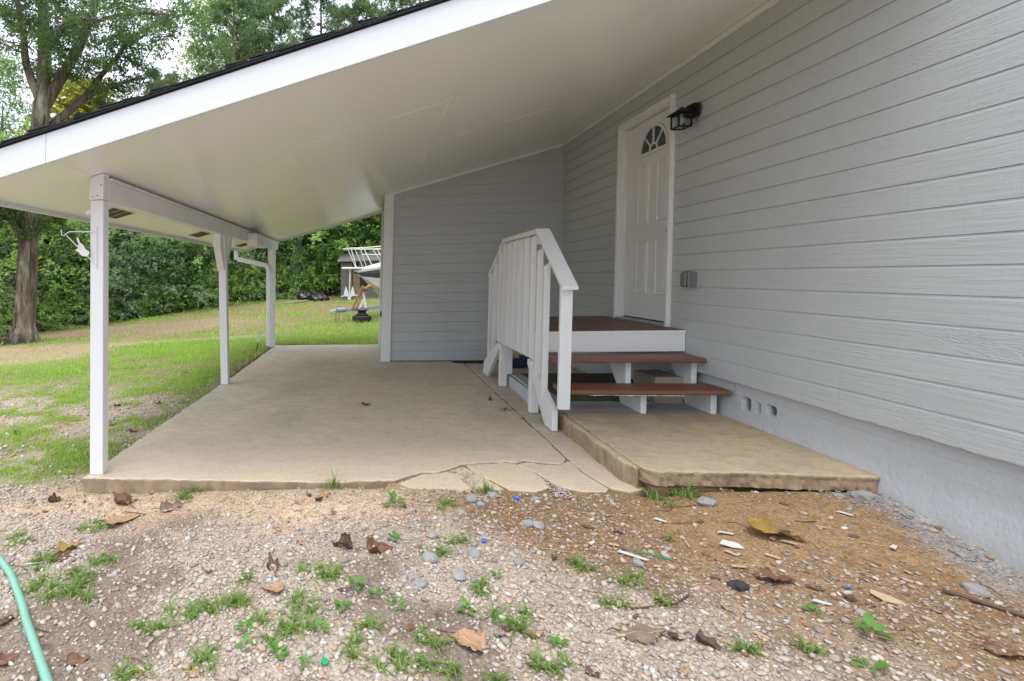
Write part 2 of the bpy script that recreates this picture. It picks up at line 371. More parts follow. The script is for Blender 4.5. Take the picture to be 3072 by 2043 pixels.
strip = rough_slab('slab_piece', [(1.393,3.74),(1.40,3.45),(1.45,3.25),(1.545,3.20),(1.66,3.25),(1.75,3.6),(1.75,6.17),(2.79,6.17),(2.79,7.79),(1.393,7.79)], ZS-.004, ZS-.3, 'slab_concrete', slab, .004, .06, .009, 3)
sh = .014
P1 = [(.23,3.25),(.37,3.395),(.46,3.415),(.535,3.455),(.57,3.38),(.61,3.26),(.63,3.15),(.42,3.17),(.28,3.19)]
P2 = [(.565,3.475),(.655,3.555),(.70,3.45),(.77,3.33),(.83,3.21),(.75,3.165),(.665,3.16),(.635,3.26),(.59,3.40)]
P3 = [(.69,3.57),(.79,3.605),(.95,3.63),(1.01,3.60),(1.07,3.50),(1.10,3.38),(1.095,3.25),(1.0,3.185),(.87,3.20),(.80,3.33),(.725,3.46)]
P4 = [(1.035,3.605),(1.09,3.645),(1.20,3.605),(1.31,3.605),(1.375,3.68),(1.385,3.45),(1.43,3.25),(1.40,3.20),(1.28,3.205),(1.18,3.26),(1.14,3.37),(1.10,3.50)]
for i, (p, dz) in enumerate(((P1,.008),(P2,.013),(P3,.007),(P4,.005))):
    rough_slab('slab_piece', p, ZS-dz, ZS-.2, 'slab_concrete', slab, .005, .03, .006, 10+i, grow=.015)
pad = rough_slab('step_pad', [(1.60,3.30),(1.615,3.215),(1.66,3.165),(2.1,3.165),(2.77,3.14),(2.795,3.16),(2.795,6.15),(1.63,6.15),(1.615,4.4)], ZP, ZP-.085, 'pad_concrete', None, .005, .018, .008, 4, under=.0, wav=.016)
tag(pad, kind='structure')
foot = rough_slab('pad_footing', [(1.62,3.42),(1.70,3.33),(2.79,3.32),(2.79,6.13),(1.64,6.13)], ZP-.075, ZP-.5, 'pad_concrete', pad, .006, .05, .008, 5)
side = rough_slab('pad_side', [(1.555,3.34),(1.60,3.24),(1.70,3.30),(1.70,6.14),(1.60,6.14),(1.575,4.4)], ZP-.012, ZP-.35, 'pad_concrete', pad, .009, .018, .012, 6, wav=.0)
for i, (x0, x1) in enumerate(((1.66,1.86),(1.875,2.07))):
    rough_slab('brick', [(x0,3.20),(x1,3.20),(x1,3.30),(x0,3.30)], ZP-.105, ZP-.2, 'brick_tan', pad, .003, .04, .010, 30+i)

# ------------------------------------------------------------------ house
house = empty('house', W((2.9, 5.2, -1.3)), 'grey board sided house with white front door above wooden steps', 'house')
PITCH = .1422; Z0 = -.868; YN = -1.6
def ceil_z(x): return 1.272 + .2472*(x-.344)
wall = B('side_wall', 'dark_gap', house, XW+.013, XW+.033, YN, YB+.02, Z0+.03, 2.02, 0)
# clear the doorway in the backing: rebuild as panels round it
bpy.data.objects.remove(wall)
m = MB()
for a in ((YN,5.10,Z0+.03,2.0),(6.09,YB+.02,Z0+.03,2.0),(5.10,6.09,Z0+.03,-.53),(5.10,6.09,1.60,2.0)): m.box(XW+.0135, XW+.05, *a)
wall = m.build('side_wall', 'dark_gap', house)
def siding_board(y0, y1, z0, z1, parent, ragged=False):
    n = max(1, int((y1-y0)/.035)) if ragged else 1
    prof = lambda zb: [(XW+.012, zb), (XW, zb), (XW, z1-.0175), (XW+.0068, z1-.0004), (XW+.012, z1-.0004)]
    m = MB()
    for i in range(n+1):
        y = y0+(y1-y0)*i/n; dz = (random.random()-.5)*.010 + (.004*math.sin(y*7)) if ragged and y < 3.5 else 0
        m.v += [(x, y, z) for x, z in prof(z0+dz)]
    for i in range(n):
        for j in range(5): m.f.append((i*5+j, i*5+(j+1) % 5, (i+1)*5+(j+1) % 5, (i+1)*5+j))
    m.f += [(4,3,2,1,0), tuple(n*5+j for j in range(5))]
    return m.build('siding_board', 'grey_siding', parent)
DY0, DY1, DZ0, DZ1 = 5.062, 6.118, -.535, 1.612     # door casing outline
JOINTS = {0: (3.36,), 1: (3.36,), 2: (1.1,), 4: (4.15,), 5: (1.4,), 8: (3.0,), 9: (2.2,), 11: (4.4,), 14: (3.3,), 17: (6.9, 3.9)}
row = 0; z = Z0
while z < 1.99:
    z1 = min(z+PITCH, 2.0); gap = .0004
    cuts = [YN] + sorted(JOINTS.get(row, (.6 + 1.1*((row*7) % 3)/3,))) + [YB-.01]
    for a, b in zip(cuts[:-1], cuts[1:]):
        segs = [(a, b)]
        if z1 > DZ0+.02 and z < DZ1-.02:
            segs = [(a, min(b, DY0-.001))] if a < DY0 else []
            if b > DY1: segs.append((max(a, DY1+.001), b))
        for p, q in segs:
            if q-p > .02: siding_board(p+.0008, q-.0008, z+gap, z1, wall, row == 0)
    if z < DZ1 < z1: siding_board(DY0, DY1, DZ1+.001, z1, wall)
    if z < DZ0 < z1: siding_board(DY0, DY1, z+gap, DZ0-.001, wall)
    z += PITCH; row += 1
# foundation, with three knocked-through weep holes
ys = np.concatenate([np.arange(YN, 3.0, .06), np.arange(3.0, 3.85, .02), np.arange(3.85, 4.28, .005), np.arange(4.28, 4.7, .02), np.arange(4.7, YB, .12)]); zs = np.concatenate([np.arange(-1.75,-1.16,.03), np.arange(-1.16,-1.08,.011), np.arange(-1.08,-.95,.005), np.arange(-.95,-.80,.012)])
YY, ZZ = np.meshgrid(ys, zs, indexing='ij')
flare = sstep(-1.05, -1.32, ZZ)*.030
DX = 2.797 - flare + (vnoise(YY, ZZ, 9, 2, 2)-.5)*.006 + (vnoise(YY, ZZ, 60, 2, 8)-.5)*.005
for yc, zc, hy, hz in ((4.165,-1.018,.044,.048),(4.053,-1.020,.024,.040),(3.933,-1.008,.043,.036)):
    q = ((np.abs(YY-yc)/hy)**6 + (np.abs(ZZ-zc)/hz)**6) + (vnoise(YY, ZZ, 45, 3, 4)-.5)*1.0
    DX = DX + .15*sstep(1.06, .90, q)
V = np.stack([DX+KX*ZZ, YY, ZZ+KZ*DX+EYE], -1).reshape(-1,3); ny, nz_ = YY.shape
I = np.arange(ny*nz_).reshape(ny, nz_); Fq = np.stack([I[:-1,:-1], I[:-1,1:], I[1:,1:], I[1:,:-1]], -1).reshape(-1,4)
np_mesh('foundation', V, Fq, 'foundation_stucco', house, True)
B('foundation_core', 'block_concrete', house, 2.88, 3.1, YN, YB, -1.8, Z0+.02, 0)
# interior floor / room shell so that no light leaks through
B('wall_core', 'dark_gap', house, XW+.16, XW+.2, YN, 10, Z0, 2.2, 0)
B('end_wall', 'grey_siding_back', house, XW+.02, 8, YN-.15, YN, -1.8, 3.3, 0)
# door frame
fr = MB().box(XW-.004, XW+.15, DY0+.052, DY0+.07, DZ0, DZ1-.05).box(XW-.004, XW+.15, DY1-.07, DY1-.052, DZ0, DZ1-.05).box(XW-.004, XW+.15, DY0+.07, DY1-.07, DZ1-.07, DZ1-.052).build('door_frame', 'white_trim', house, .0015)
for nm, a in (('door_casing',(DY0,DY0+.056,DZ0-.0,DZ1)),('door_casing',(DY1-.056,DY1,DZ0,DZ1)),('door_casing',(DY0+.0565,DY1-.0565,DZ1-.056,DZ1))):
    B(nm, 'white_trim', fr, XW-.026, XW+.010, *a, .005)
    y0, y1, z0, z1 = a
    if z1-z0 > 1: B('casing_bead', 'white_trim', fr, XW-.034, XW-.0265, y0+.004, y0+.022, z0, z1-.0008, .003)
    else: B('casing_bead', 'white_trim', fr, XW-.034, XW-.0265, y0, y1, z1-.022, z1-.004, .003)
B('threshold', 'galvanised', fr, XW-.03, XW+.12, DY0+.0565, DY1-.0565, DZ0, DZ0+.022, .003)
B('door_sweep', 'rubber_black', fr, XW+.052, XW+.09, DY0+.072, DY1-.072, DZ0+.0225, DZ0+.034, 0)
# door leaf
LX = XW+.055; ly0, ly1, lz0, lz1 = DY0+.074, DY1-.074, DZ0+.034, DZ1-.075
door = MB().box(LX, LX+.044, ly0, ly1, lz0, lz1).build('door', 'white_door', house, .002)
def panel(y0, y1, z0, z1):
    def ring(i, x): return [(x, y0+i, z0+i), (x, y1-i, z0+i), (x, y1-i, z1-i), (x, y0+i, z1-i)]
    m = MB(); m.v = ring(0,LX-.0005)+ring(.008,LX-.009)+ring(.018,LX-.003)+ring(.034,LX-.003)+ring(.05,LX-.008)
    for r in range(4):
        for i in range(4): m.f.append((r*4+i, r*4+(i+1) % 4, r*4+4+(i+1) % 4, r*4+4+i))
    m.f.append((16,17,18,19)); m.build('panel', 'white_door', door)
for y0, y1 in ((5.585,5.80),(5.235,5.44)):
    panel(y0, y1, .472, 1.105); panel(y0, y1, -.25, .295)
# fan light
cy, cz, ro, ri = 5.515, 1.200, .262, .072
def arc(r, n=20, a0=0, a1=math.pi): return [(cy+r*math.cos(a0+(a1-a0)*i/n), cz+r*math.sin(a0+(a1-a0)*i/n)) for i in range(n+1)]
def arcbar(ra, rb, x0, x1, n=20, a0=0, a1=math.pi, m=None):
    m = m or MB(); A, Bq = arc(ra,n,a0,a1), arc(rb,n,a0,a1)
    for i in range(n):
        q = [A[i],A[i+1],Bq[i+1],Bq[i]]
        m.hexa([(x0,*q[0]),(x0,*q[1]),(x0,*q[2]),(x0,*q[3]),(x1,*q[0]),(x1,*q[1]),(x1,*q[2]),(x1,*q[3])])
    return m
fan = arcbar(ro-.028, ro, LX-.016, LX+.001)
fan.box(LX-.016, LX+.001, cy-ro, cy+ro, cz-.028, cz)
fan = fan.build('fan_window', 'white_door', door, 0)
mu = arcbar(ri-.012, ri+.004, LX-.012, LX+.001, 12)
for a in (math.pi*.25, math.pi*.5, math.pi*.75):
    p0 = (LX-.006, cy+ri*math.cos(a), cz+ri*math.sin(a)); p1 = (LX-.006, cy+(ro-.026)*math.cos(a), cz+(ro-.026)*math.sin(a))
    mu.bar(p0, p1, .011, .020, (1,0,0))
mu.build('muntin', 'white_door', fan)
for i in range(4):
    a0, a1 = math.pi*i/4+.02, math.pi*(i+1)/4-.02
    m = MB(); A, Bq = arc(ri,8,a0,a1), arc(ro-.026,8,a0,a1)
    m.v = [(LX-.0025,*q) for q in A+Bq[::-1]]; m.f = [tuple(range(len(m.v)))]; m.build('pane', 'window_glass', fan)
m = MB(); m.v = [(LX-.0025,*q) for q in arc(ri-.01,10)]; m.f = [tuple(range(11))]; m.build('pane', 'window_glass', fan)
MB().lathe((LX-.050, 5.168, .36), [(.001,0),(.020,.002),(.024,.012),(.018,.026),(.010,.034),(.010,.045),(.026,.046),(.026,.051)], 16, 'x').build('handle', 'dark_metal', door, smooth=True)
# store room: back wall of the carport
store = MB()
XL = .215
store.prism([(XL+.02,ZS-.2),(XW+.1,ZS-.2),(XW+.1,ceil_z(XW)-.02),(XL+.02,ceil_z(XL)-.02)], 'y', YB+.013, 9.70)
store = store.build('store_room', 'dark_gap', house)
z = ZS+.012; r_ = 0
while z < ceil_z(XW)-.05:
    z1 = z+.1445; xl = .335; xr = XW-.012
    top0, top1 = ceil_z(xl)-.03, ceil_z(xr)-.03
    poly = [(xl,z+.0008)]
    def xin(zz): return .344+(zz+.03-1.272)/.2472
    if z+.0008 > top0: poly = [(xin(z+.0008), z+.0008)]
    poly.append((xr, z+.0008))
    if z1 > top1: poly.append((xr, top1))
    else: poly.append((xr, z1-.0008))
    if z1-.0008 > top0 and z1 <= top1: poly.append((xin(z1-.0008), z1-.0008))
    if z+.0008 <= top0: poly.append((xl, min(z1-.0008, top0)))
    if len(poly) >= 3 and xr-poly[0][0] > .03: MB().prism(poly, 'y', YB, YB+.0125).build('siding_board', 'grey_siding_back', store, .0016)
    z = z1; r_ += 1
z = ZS+.012
while z < ceil_z(XL)-.2:
    B('siding_board', 'grey_siding', store, XL+.004, XL+.02, YB+.14, 9.70, z+.0008, z+.1415, .0025); z += .1445
MB().prism([(.19,ZS+.001),(.334,ZS+.001),(.334,ceil_z(.334)-.002),(.19,ceil_z(.19)-.002)], 'y', YB-.022, YB+.002).build('corner_board', 'white_trim', store, .003)
MB().prism([(YB+.0025,ZS+.001),(YB+.13,ZS+.001),(YB+.13,ceil_z(.19)-.002),(YB+.0025,ceil_z(.19)-.002)], 'x', .192, .217).build('corner_board', 'white_trim', store, .003)
B('corner_board', 'white_trim', store, .19, .22, 9.60, 9.76, ZS+.001, ceil_z(.19)-.004, .003)
B('latch', 'dark_metal', store, .165, .191, YB+.05, YB+.09, -.62, -.54, .003)
B('inside_corner_trim', 'grey_siding', store, XW-.026, XW-.001, YB-.026, YB-.0005, ZS, ceil_z(XW)-.04, .002)
def slope_bar(name, x0, x1, y0, y1, dz0, dz1, mat, parent, bevel=.002):
    return MB().hexa([(x0,y0,ceil_z(x0)+dz0),(x1,y0,ceil_z(x1)+dz0),(x1,y1,ceil_z(x1)+dz0),(x0,y1,ceil_z(x0)+dz0),(x0,y0,ceil_z(x0)+dz1),(x1,y0,ceil_z(x1)+dz1),(x1,y1,ceil_z(x1)+dz1),(x0,y1,ceil_z(x0)+dz1)]).build(name, mat, parent, bevel)
slope_bar('ceiling_trim', .19, XW-.03, YB-.024, YB-.0015, -.047, -.001, 'white_trim', store)
B('ceiling_trim', 'white_trim', house, XW-.026, XW-.0015, 2.72, YB-.001, ceil_z(XW)-.052, ceil_z(XW)-.008, .002)
for x_, z_ in ((.46,1.17),(1.95,1.13)):
    MB().tube([(x_,YB,z_),(x_,YB-.03,z_),(x_+.012,YB-.045,z_-.008),(x_+.02,YB-.04,z_-.03),(x_+.005,YB-.03,z_-.04)], .004, 6).build('hook', 'grey_siding_back', store, smooth=True)

# ------------------------------------------------------------------ carport: roof, fascia, beam, posts
cp = empty('carport', W((-1.8, 6.3, -1.3)), 'white lean-to carport with sloping ceiling on slim posts', 'carport')
X0, Y0, Y1 = -2.50, 2.70, 9.79; XR = 6.2
roof = slope_bar('roof', X0+.02, XR, Y0+.02, Y1-.02, .018, .130, 'dark_gap', cp, 0)
MB().hexa([(XW+.12,YN,ceil_z(XW+.12)+.02),(XR,YN,ceil_z(XR)+.02),(XR,Y0+.015,ceil_z(XR)+.02),(XW+.12,Y0+.015,ceil_z(XW+.12)+.02),(XW+.12,YN,ceil_z(XW+.12)+.19),(XR,YN,ceil_z(XR)+.19),(XR,Y0+.015,ceil_z(XR)+.19),(XW+.12,Y0+.015,ceil_z(XW+.12)+.19)]).build('house_roof', 'shingle_black', house)
def soffit(x0, x1, y0, y1): slope_bar('soffit_panel', x0+.0003, x1-.0003, y0+.0003, y1-.0003, .0, .016, 'soffit_paint', roof, 0)
SX = (-1.86, -.645, .575, 1.745, XW+.02)
for i, (a, b) in enumerate(zip(SX[:-1], SX[1:])):
    c = [Y0+.018] + [[4.75,7.19],[4.0,6.44],[5.30,7.74],[4.1,6.5]][i] + [Y1-.018]
    for p, q in zip(c[:-1], c[1:]): soffit(a, b, p, q)
for p, q in ((Y0+.018,5.1),(5.1,7.55),(7.55,Y1-.018)): soffit(X0+.02, -1.862, p, q)
# hairline caulk left proud on a few of the seams
def caulk(a, b):
    a = Vector((a[0],a[1],ceil_z(a[0])-.0008)); b = Vector((b[0],b[1],ceil_z(b[0])-.0008)); MB().bar(a, b, .005, .0022).build('seam_caulk', 'caulk', roof)
for a, b in (((-.63,4.0),(-.38,4.0)),((.1,4.0),(.56,4.0)),((.85,5.30),(1.0,5.30)),((1.3,5.30),(1.74,5.30)),((.575,3.9),(.575,4.4)),((.575,5.6),(.575,6.3)),((1.745,6.2),(1.745,6.5)),((-.645,3.0),(-.645,4.2))): caulk(a, b)
# fascia boards
def rake(x0, x1, y0, y1, parent=roof, h=.131):
    return slope_bar('fascia_board', x0, x1, y0, y1, -.039, h, 'white_fascia', parent, .002)
rake(X0-.02, -1.852, Y0-.004, Y0+.018); rake(-1.8505, 1.62, Y0-.003, Y0+.018); rake(1.6215, XR, Y0-.004, Y0+.018)
rake(X0-.02, 2.6, Y1-.018, Y1+.003)
B('fascia_board', 'white_fascia', roof, X0-.02, X0+.0195, Y0+.0185, 6.2, ceil_z(X0)-.028, ceil_z(X0)+.10, .002)
B('fascia_board', 'white_fascia', roof, X0-.019, X0+.0195, 6.2015, Y1-.0185, ceil_z(X0)-.029, ceil_z(X0)+.10, .002)
# shingles: drip strip, then lapped courses whose butts show along the rake
slope_bar('drip_edge', X0-.03, XR, Y0-.010, Y1+.010, .1315, .1365, 'lantern_black', roof, 0)
slope_bar('starter_course', X0-.045, XR, Y0-.022, Y1+.02, .137, .1445, 'shingle_black', roof, .0015)
x = X0-.05; k = 0
while x < XR-.2:
    ln = .145; over = .30; j = (random.random()-.5)*.012; a = x+random.uniform(-.012,.012); b = x+over
    y0, y1 = Y0-.020+j, Y1+.02+random.uniform(-.01,.01); t0 = .1450; L = .004
    zl = lambda q, lift: ceil_z(q)+lift
    def course(m, ya, yb):
        m.hexa([(a,ya,zl(a,t0+.0105)),(b,ya,zl(b,t0+.0005)),(b,yb,zl(b,t0+.0005)),(a,yb,zl(a,t0+.0105)),(a,ya,zl(a,t0+.0175)),(b,ya,zl(b,t0+.0045)),(b,yb,zl(b,t0+.0045)),(a,yb,zl(a,t0+.0175))])
    m = MB(); course(m, y0, y1); m.build('shingle_course', 'shingle_black', roof)
    if random.random() < .55:          # a second laminated tab at the rake end
        m = MB(); t0 = .1615; b = a+random.uniform(.08,.17); course(m, y0+.004, y0+random.uniform(.25,.5)); m.build('shingle', 'shingle_black', roof)
    x += ln; k += 1
# soffit vents
def vent(x, y, ln=.40, wd=.20):
    zz = lambda q: ceil_z(q)-.0095
    v = MB().hexa([(x-wd/2,y,zz(x-wd/2)),(x+wd/2,y,zz(x+wd/2)),(x+wd/2,y+ln,zz(x+wd/2)),(x-wd/2,y+ln,zz(x-wd/2)),(x-wd/2,y,zz(x-wd/2)+.009),(x+wd/2,y,zz(x+wd/2)+.009),(x+wd/2,y+ln,zz(x+wd/2)+.009),(x-wd/2,y+ln,zz(x-wd/2)+.009)]).build('soffit_vent', 'white_trim', roof, .001)
    n = 3
    for i in range(n):
        a = y+.012+(ln-.012)*i/n; b = a+(ln-.012)/n-.018; x0, x1 = x-wd/2+.012, x+wd/2-.012
        MB().hexa([(x0,a,zz(x0)-.002),(x1,a,zz(x1)-.002),(x1,b,zz(x1)-.002),(x0,b,zz(x0)-.002),(x0,a,zz(x0)+.003),(x1,a,zz(x1)+.003),(x1,b,zz(x1)+.003),(x0,b,zz(x0)+.003)]).build('screen', 'vent_mesh', v)
for y_ in (4.10, 6.40, 8.72): vent(-2.27, y_)
# beam
BX0, BX1, BZ = -1.885, -1.792, .560
beam = B('beam', 'white_paint', cp, BX0, BX1, 3.31, Y1-.02, BZ, .700, .003)
B('beam_cleat', 'white_paint', beam, BX0, BX1+.018, 3.31, Y1-.021, .7005, ceil_z(BX0)-.003, .003)
MB().prism([(BX0-.008,BZ+.003),(BX1-.002,BZ+.003),(BX1-.002,ceil_z(BX1)-.004),(BX0-.008,ceil_z(BX0-.008)-.004)], 'y', 3.232, 3.309).build('beam_end_block', 'white_post', beam, .003)
for q in ((-1.87,3.231,.585),(-1.835,3.231,.59),(-1.81,3.231,.66)): MB().lathe((q[0],q[1],q[2]), [(.001,-.004),(.006,-.002),(.006,.001)], 8).build('bolt_head', 'dark_metal', beam)
# posts
def post(c0, c1, y0, y1, zb=ZS+.001, zt=BZ-.001, w=.093):
    return MB().hexa([(c0,y0,zb),(c0+w,y0,zb),(c0+w,y1,zb),(c0,y1,zb),(c1,y0,zt),(c1+w,y0,zt),(c1+w,y1,zt),(c1,y1,zt)])
p1 = post(-1.846, -1.886, 3.232, 3.308).build('post', 'white_post', cp, .004)
p2 = post(-1.805, -1.885, 6.14, 6.228).build('post', 'white_post', cp, .004)
p3 = post(-1.845, -1.885, 9.45, 9.54).build('post', 'white_post', cp, .004)
def brace(p, yp, dy, zl=.115, x0=-1.878, wd=.085):
    s_ = 1 if dy > 0 else -1
    MB().prism([(yp, zl),(yp, zl+.14),(yp+dy-s_*.085, BZ-.002),(yp+dy, BZ-.002),(yp+dy, BZ-.14)], 'x', x0, x0+wd).build('brace', 'white_post', p, .003)
brace(p2, 6.139, -.20); brace(p2, 6.229, .26, x0=-1.872, wd=.07); brace(p3, 9.449, -.22)
# gutter downspout beside the far post
dsp = MB().bar((-2.47,9.33,.385), (-1.90,9.33,.245), .075, .085).build('downspout', 'white_trim', cp, .006)
MB().bar((-2.49,9.33,.372), (-2.50,9.33,.56), .075, .085, (0,1,0)).build('elbow', 'white_trim', dsp, .006)
MB().bar((-1.915,9.33,.252), (-1.872,9.33,.14), .07, .08, (0,1,0)).build('elbow', 'white_trim', dsp, .006)
MB().bar((-1.875,9.33,.15), (-1.842,9.33,-1.25), .075, .085, (0,1,0)).build('downpipe', 'white_trim', dsp, .006)
B('gutter', 'white_trim', roof, X0-.125, X0-.021, Y0+.2, Y1-.05, ceil_z(X0)+.02, ceil_z(X0)+.095, .01)
# box on the beam
bx = MB().box(-1.791, -1.645, 7.28, 8.2, .50, .668).build('beam_box', 'white_paint', None, .004)
tag(bx, 'white painted rectangular box fixed to the carport beam', 'box')
B('box_strap', 'white_trim', bx, -1.7915, -1.643, 7.86, 7.885, .498, .6695, .001)
sc = MB().prism([(-1.99,.48),(-1.93,.488),(-1.89,.478),(-1.87,.478),(-1.87,.512),(-1.90,.515),(-1.94,.522),(-2.0,.512)], 'y', 3.36, 3.38).build('scrap_board', 'white_post', cp, .002)
# ------------------------------------------------------------------ porch steps and railing
st = empty('porch_steps', W((2.15, 5.2, -1.3)), 'wooden porch steps with brown treads and white slatted railing', 'steps')
land = MB().box(1.575, 2.742, 4.84, 4.875, -.72, -.562).box(1.575, 2.742, 6.33, 6.37, -.72, -.562).box(1.575, 1.615, 4.8755, 6.3295, -.72, -.562).box(2.10, 2.14, 4.8755, 6.3295, -.72, -.562).box(2.70, 2.742, 4.8755, 6.3295, -.72, -.562).build('landing_frame', 'white_paint', st, .002)
x = 1.562; i = 0
while x < 2.735:
    b = min(x+.146, 2.741)
    o = B('deck_board', 'stained_deck', land, x+.0012, b-.0012, 4.826, 6.40+random.uniform(-.01,.01), -.5605, -.535+random.uniform(-.001,.001), .003); x += .148
B('deck_edge', 'white_paint', land, 1.562, 2.741, 4.8165, 4.8255, -.566, -.5375, .001)
B('landing_fascia', 'white_paint', st, 1.562, 2.741, 4.822, 4.8395, -.722, -.5665, .002)
def tread(x0, x1, y0, y1, zt, th):
    n = 14; m = MB()
    for i in range(n+1):
        x = x0+(x1-x0)*i/n; j = lambda s: (random.random()-.5)*s
        m.v += [(x,y0+.006+j(.003),zt-th+j(.004)),(x,y1,zt-th),(x,y1,zt),(x,y0+.010,zt+j(.001)),(x,y0+j(.003),zt-.010),(x,y0-.001+j(.003),zt-th+.010)]
    for i in range(n):
        for k in range(6): m.f.append((i*6+k, i*6+(k+1) % 6, (i+1)*6+(k+1) % 6, (i+1)*6+k))
    m.f += [tuple(range(6)), tuple(n*6+k for k in range(5,-1,-1))]
    return m.build('tread', 'stained_tread', st)
tread(1.565, 2.765, 4.278, 4.562, -.947, .035); tread(1.565, 2.735, 4.530, 4.819, -.738, .035)
m = MB()                                     # old caulk squeezed out under the lower tread
for i in range(26):
    x = 1.75+i*.027; m.box(x, x+random.uniform(.015,.03), 4.290, 4.305, -.985-random.uniform(.001,.007), -.9823)
m.build('caulk_bead', 'white_paint', st)
for x0 in (2.185, 2.70):
    MB().prism([(4.40,ZP+.002),(4.40,-.9825),(4.655,-.9825),(4.655,-.774),(4.95,-.774),(4.95,-.86),(4.82,-1.0),(4.74,ZP+.002)], 'x', x0, x0+.042).build('stringer', 'white_paint', st, .003)
# railing
CX0, CX1 = 1.482, 1.600
rail = MB()
PY_ = [(4.165,-.118),(4.215,-.080),(4.84,.394),(6.00,.388),(6.67,.0)]
L = len(PY_)
for (y, z), t in zip(PY_, (.028,.044,.043,.043,.044)): rail.v += [(CX0,y,z-t),(CX1,y,z-t),(CX1,y,z),(CX0,y,z)]
for i in range(L-1):
    for k_ in range(4): rail.f.append((i*4+k_, i*4+(k_+1) % 4, (i+1)*4+(k_+1) % 4, (i+1)*4+k_))
rail.f += [(0,1,2,3), tuple((L-1)*4+k_ for k_ in (3,2,1,0))]
railing = rail.build('railing', 'white_paint', st, .004)
def side(poly, x0, x1, name='rail_board'): return MB().prism(poly, 'x', x0, x1).build(name, 'white_paint', railing, .003)
RX0, RX1 = 1.5335, 1.558
side([(4.28,-.075),(4.28,-.17),(4.45,-.045),(4.855,.255),(4.855,.345),(4.835,.346)], RX0, RX1, 'sub_rail')
side([(4.857,.345),(4.857,.255),(5.995,.250),(5.995,.341)], RX0, RX1, 'sub_rail')
side([(5.997,.340),(5.997,.250),(6.61,-.105),(6.66,-.040)], RX0, RX1, 'sub_rail')
side([(4.95,-.815),(4.95,-.72),(6.17,-.72),(6.17,-.815)], RX0, RX1, 'bottom_rail')
B('newel_post', 'white_paint', railing, 1.498, 1.586, 4.234, 4.274, -1.09, -.075, .004)
side([(4.335,-1.290),(4.335,-1.12),(4.40,-1.085),(4.98,-.815),(5.03,-.815),(5.03,-.86),(4.78,-1.06),(4.52,-1.290)], 1.490, 1.532, 'skirt_board')
side([(6.10,-.815),(6.20,-.815),(6.84,-1.13),(6.88,-1.290),(6.64,-1.290),(6.36,-1.07),(6.10,-.87)], 1.490, 1.532, 'skirt_board')
B('leg', 'white_paint', railing, 1.488, 1.562, 4.90, 4.975, ZS+.002, -.817, .004)
B('leg', 'white_paint', railing, 1.497, 1.572, 6.04, 6.115, ZS+.002, -.817, .004)
B('leg_block', 'white_paint', railing, 1.5725, 1.63, 6.04, 6.115, ZP+.01, -.82, .003)
ys_ = [4.585, 4.775] + [4.965+.198*i for i in range(7)] + [6.385, 6.61]
tops = [.085, .222] + [.355]*7 + [.180, .057]; bots = [-1.110, -.968] + [-.822]*7 + [-.948, -1.080]
for y, t, b in zip(ys_, tops, bots):
    j = random.uniform(-.006,.006); x0, x1, ch = 1.4865+random.uniform(-.002,.002), 1.5320, .036
    p = [(x0, b+ch),(x1, b),(x1, t),(x0, t-ch)]
    MB().prism(p, 'y', y+j, y+j+.041).build('baluster', 'white_paint', railing, .002)

blk = rough_slab('concrete_block', [(2.47,4.76),(2.70,4.76),(2.70,5.12),(2.47,5.12)], -.935, ZP+.001, 'block_concrete', None, .002, .06, .006, 40)
tag(blk, 'grey concrete block standing under the wooden steps', 'block')
# ------------------------------------------------------------------ fixtures on the wall
ln = empty('wall_lantern', W((2.745, 4.755, 1.35)), 'black metal wall lantern beside the white door', 'lantern')
MB().lathe((2.744,4.748,1.352), [(.075,0),(.075,-.006),(.06,-.010),(.001,-.010)], 24, 'x').build('backplate_ring', 'steel_bolt', ln)
B('backplate', 'lantern_black', ln, 2.685, 2.7335, 4.70, 4.805, 1.295, 1.405, .004)
B('arm', 'lantern_black', ln, 2.655, 2.6845, 4.728, 4.768, 1.355, 1.378, .002)
LB = (2.566, 2.676, 4.688, 4.808, 1.208, 1.325)
fm = MB(); x0, x1, y0, y1, z0, z1 = LB; t = .011
for a in (x0, x1-t):
    for b in (y0, y1-t): fm.box(a, a+t, b, b+t, z0, z1)
for z_ in (z0-.004, z1-t):
    for b in (y0, y1-t): fm.box(x0+t, x1-t, b, b+t, z_, z_+t)
    for a in (x0, x1-t): fm.box(a, a+t, y0+t, y1-t, z_, z_+t)
fm = fm.build('cage', 'lantern_black', ln)
e = .022; cx, cy_ = (x0+x1)/2, (y0+y1)/2
m = MB(); m.v = [(x0-e,y0-e,z1),(x1+e,y0-e,z1),(x1+e,y1+e,z1),(x0-e,y1+e,z1),(x0-e,y0-e,z1+.008),(x1+e,y0-e,z1+.008),(x1+e,y1+e,z1+.008),(x0-e,y1+e,z1+.008),(cx-.022,cy_-.022,z1+.048),(cx+.022,cy_-.022,z1+.048),(cx+.022,cy_+.022,z1+.048),(cx-.022,cy_+.022,z1+.048)]
m.f = [(3,2,1,0)] + [(i,(i+1) % 4,4+(i+1) % 4,4+i) for i in range(4)] + [(4+i,4+(i+1) % 4,8+(i+1) % 4,8+i) for i in range(4)] + [(8,9,10,11)]
m.build('cap', 'lantern_black', ln)
MB().lathe((cx,cy_,z1+.045), [(.020,0),(.020,.010),(.010,.016),(.001,.017)], 12).build('finial', 'lantern_black', ln)
for a in ((x0+.003,x0+.005,y0+t,y1-t),(x1-.005,x1-.003,y0+t,y1-t),(x0+t,x1-t,y0+.003,y0+.005),(x0+t,x1-t,y1-.005,y1-.003)): B('glass_pane', 'glass_pane', ln, *a, z0+t, z1-t, 0)
MB().lathe((cx,cy_,z0+.03), [(.001,0),(.02,.012),(.027,.03),(.022,.05),(.013,.062),(.013,.09)], 14).build('bulb', 'bulb_white', ln, smooth=True)
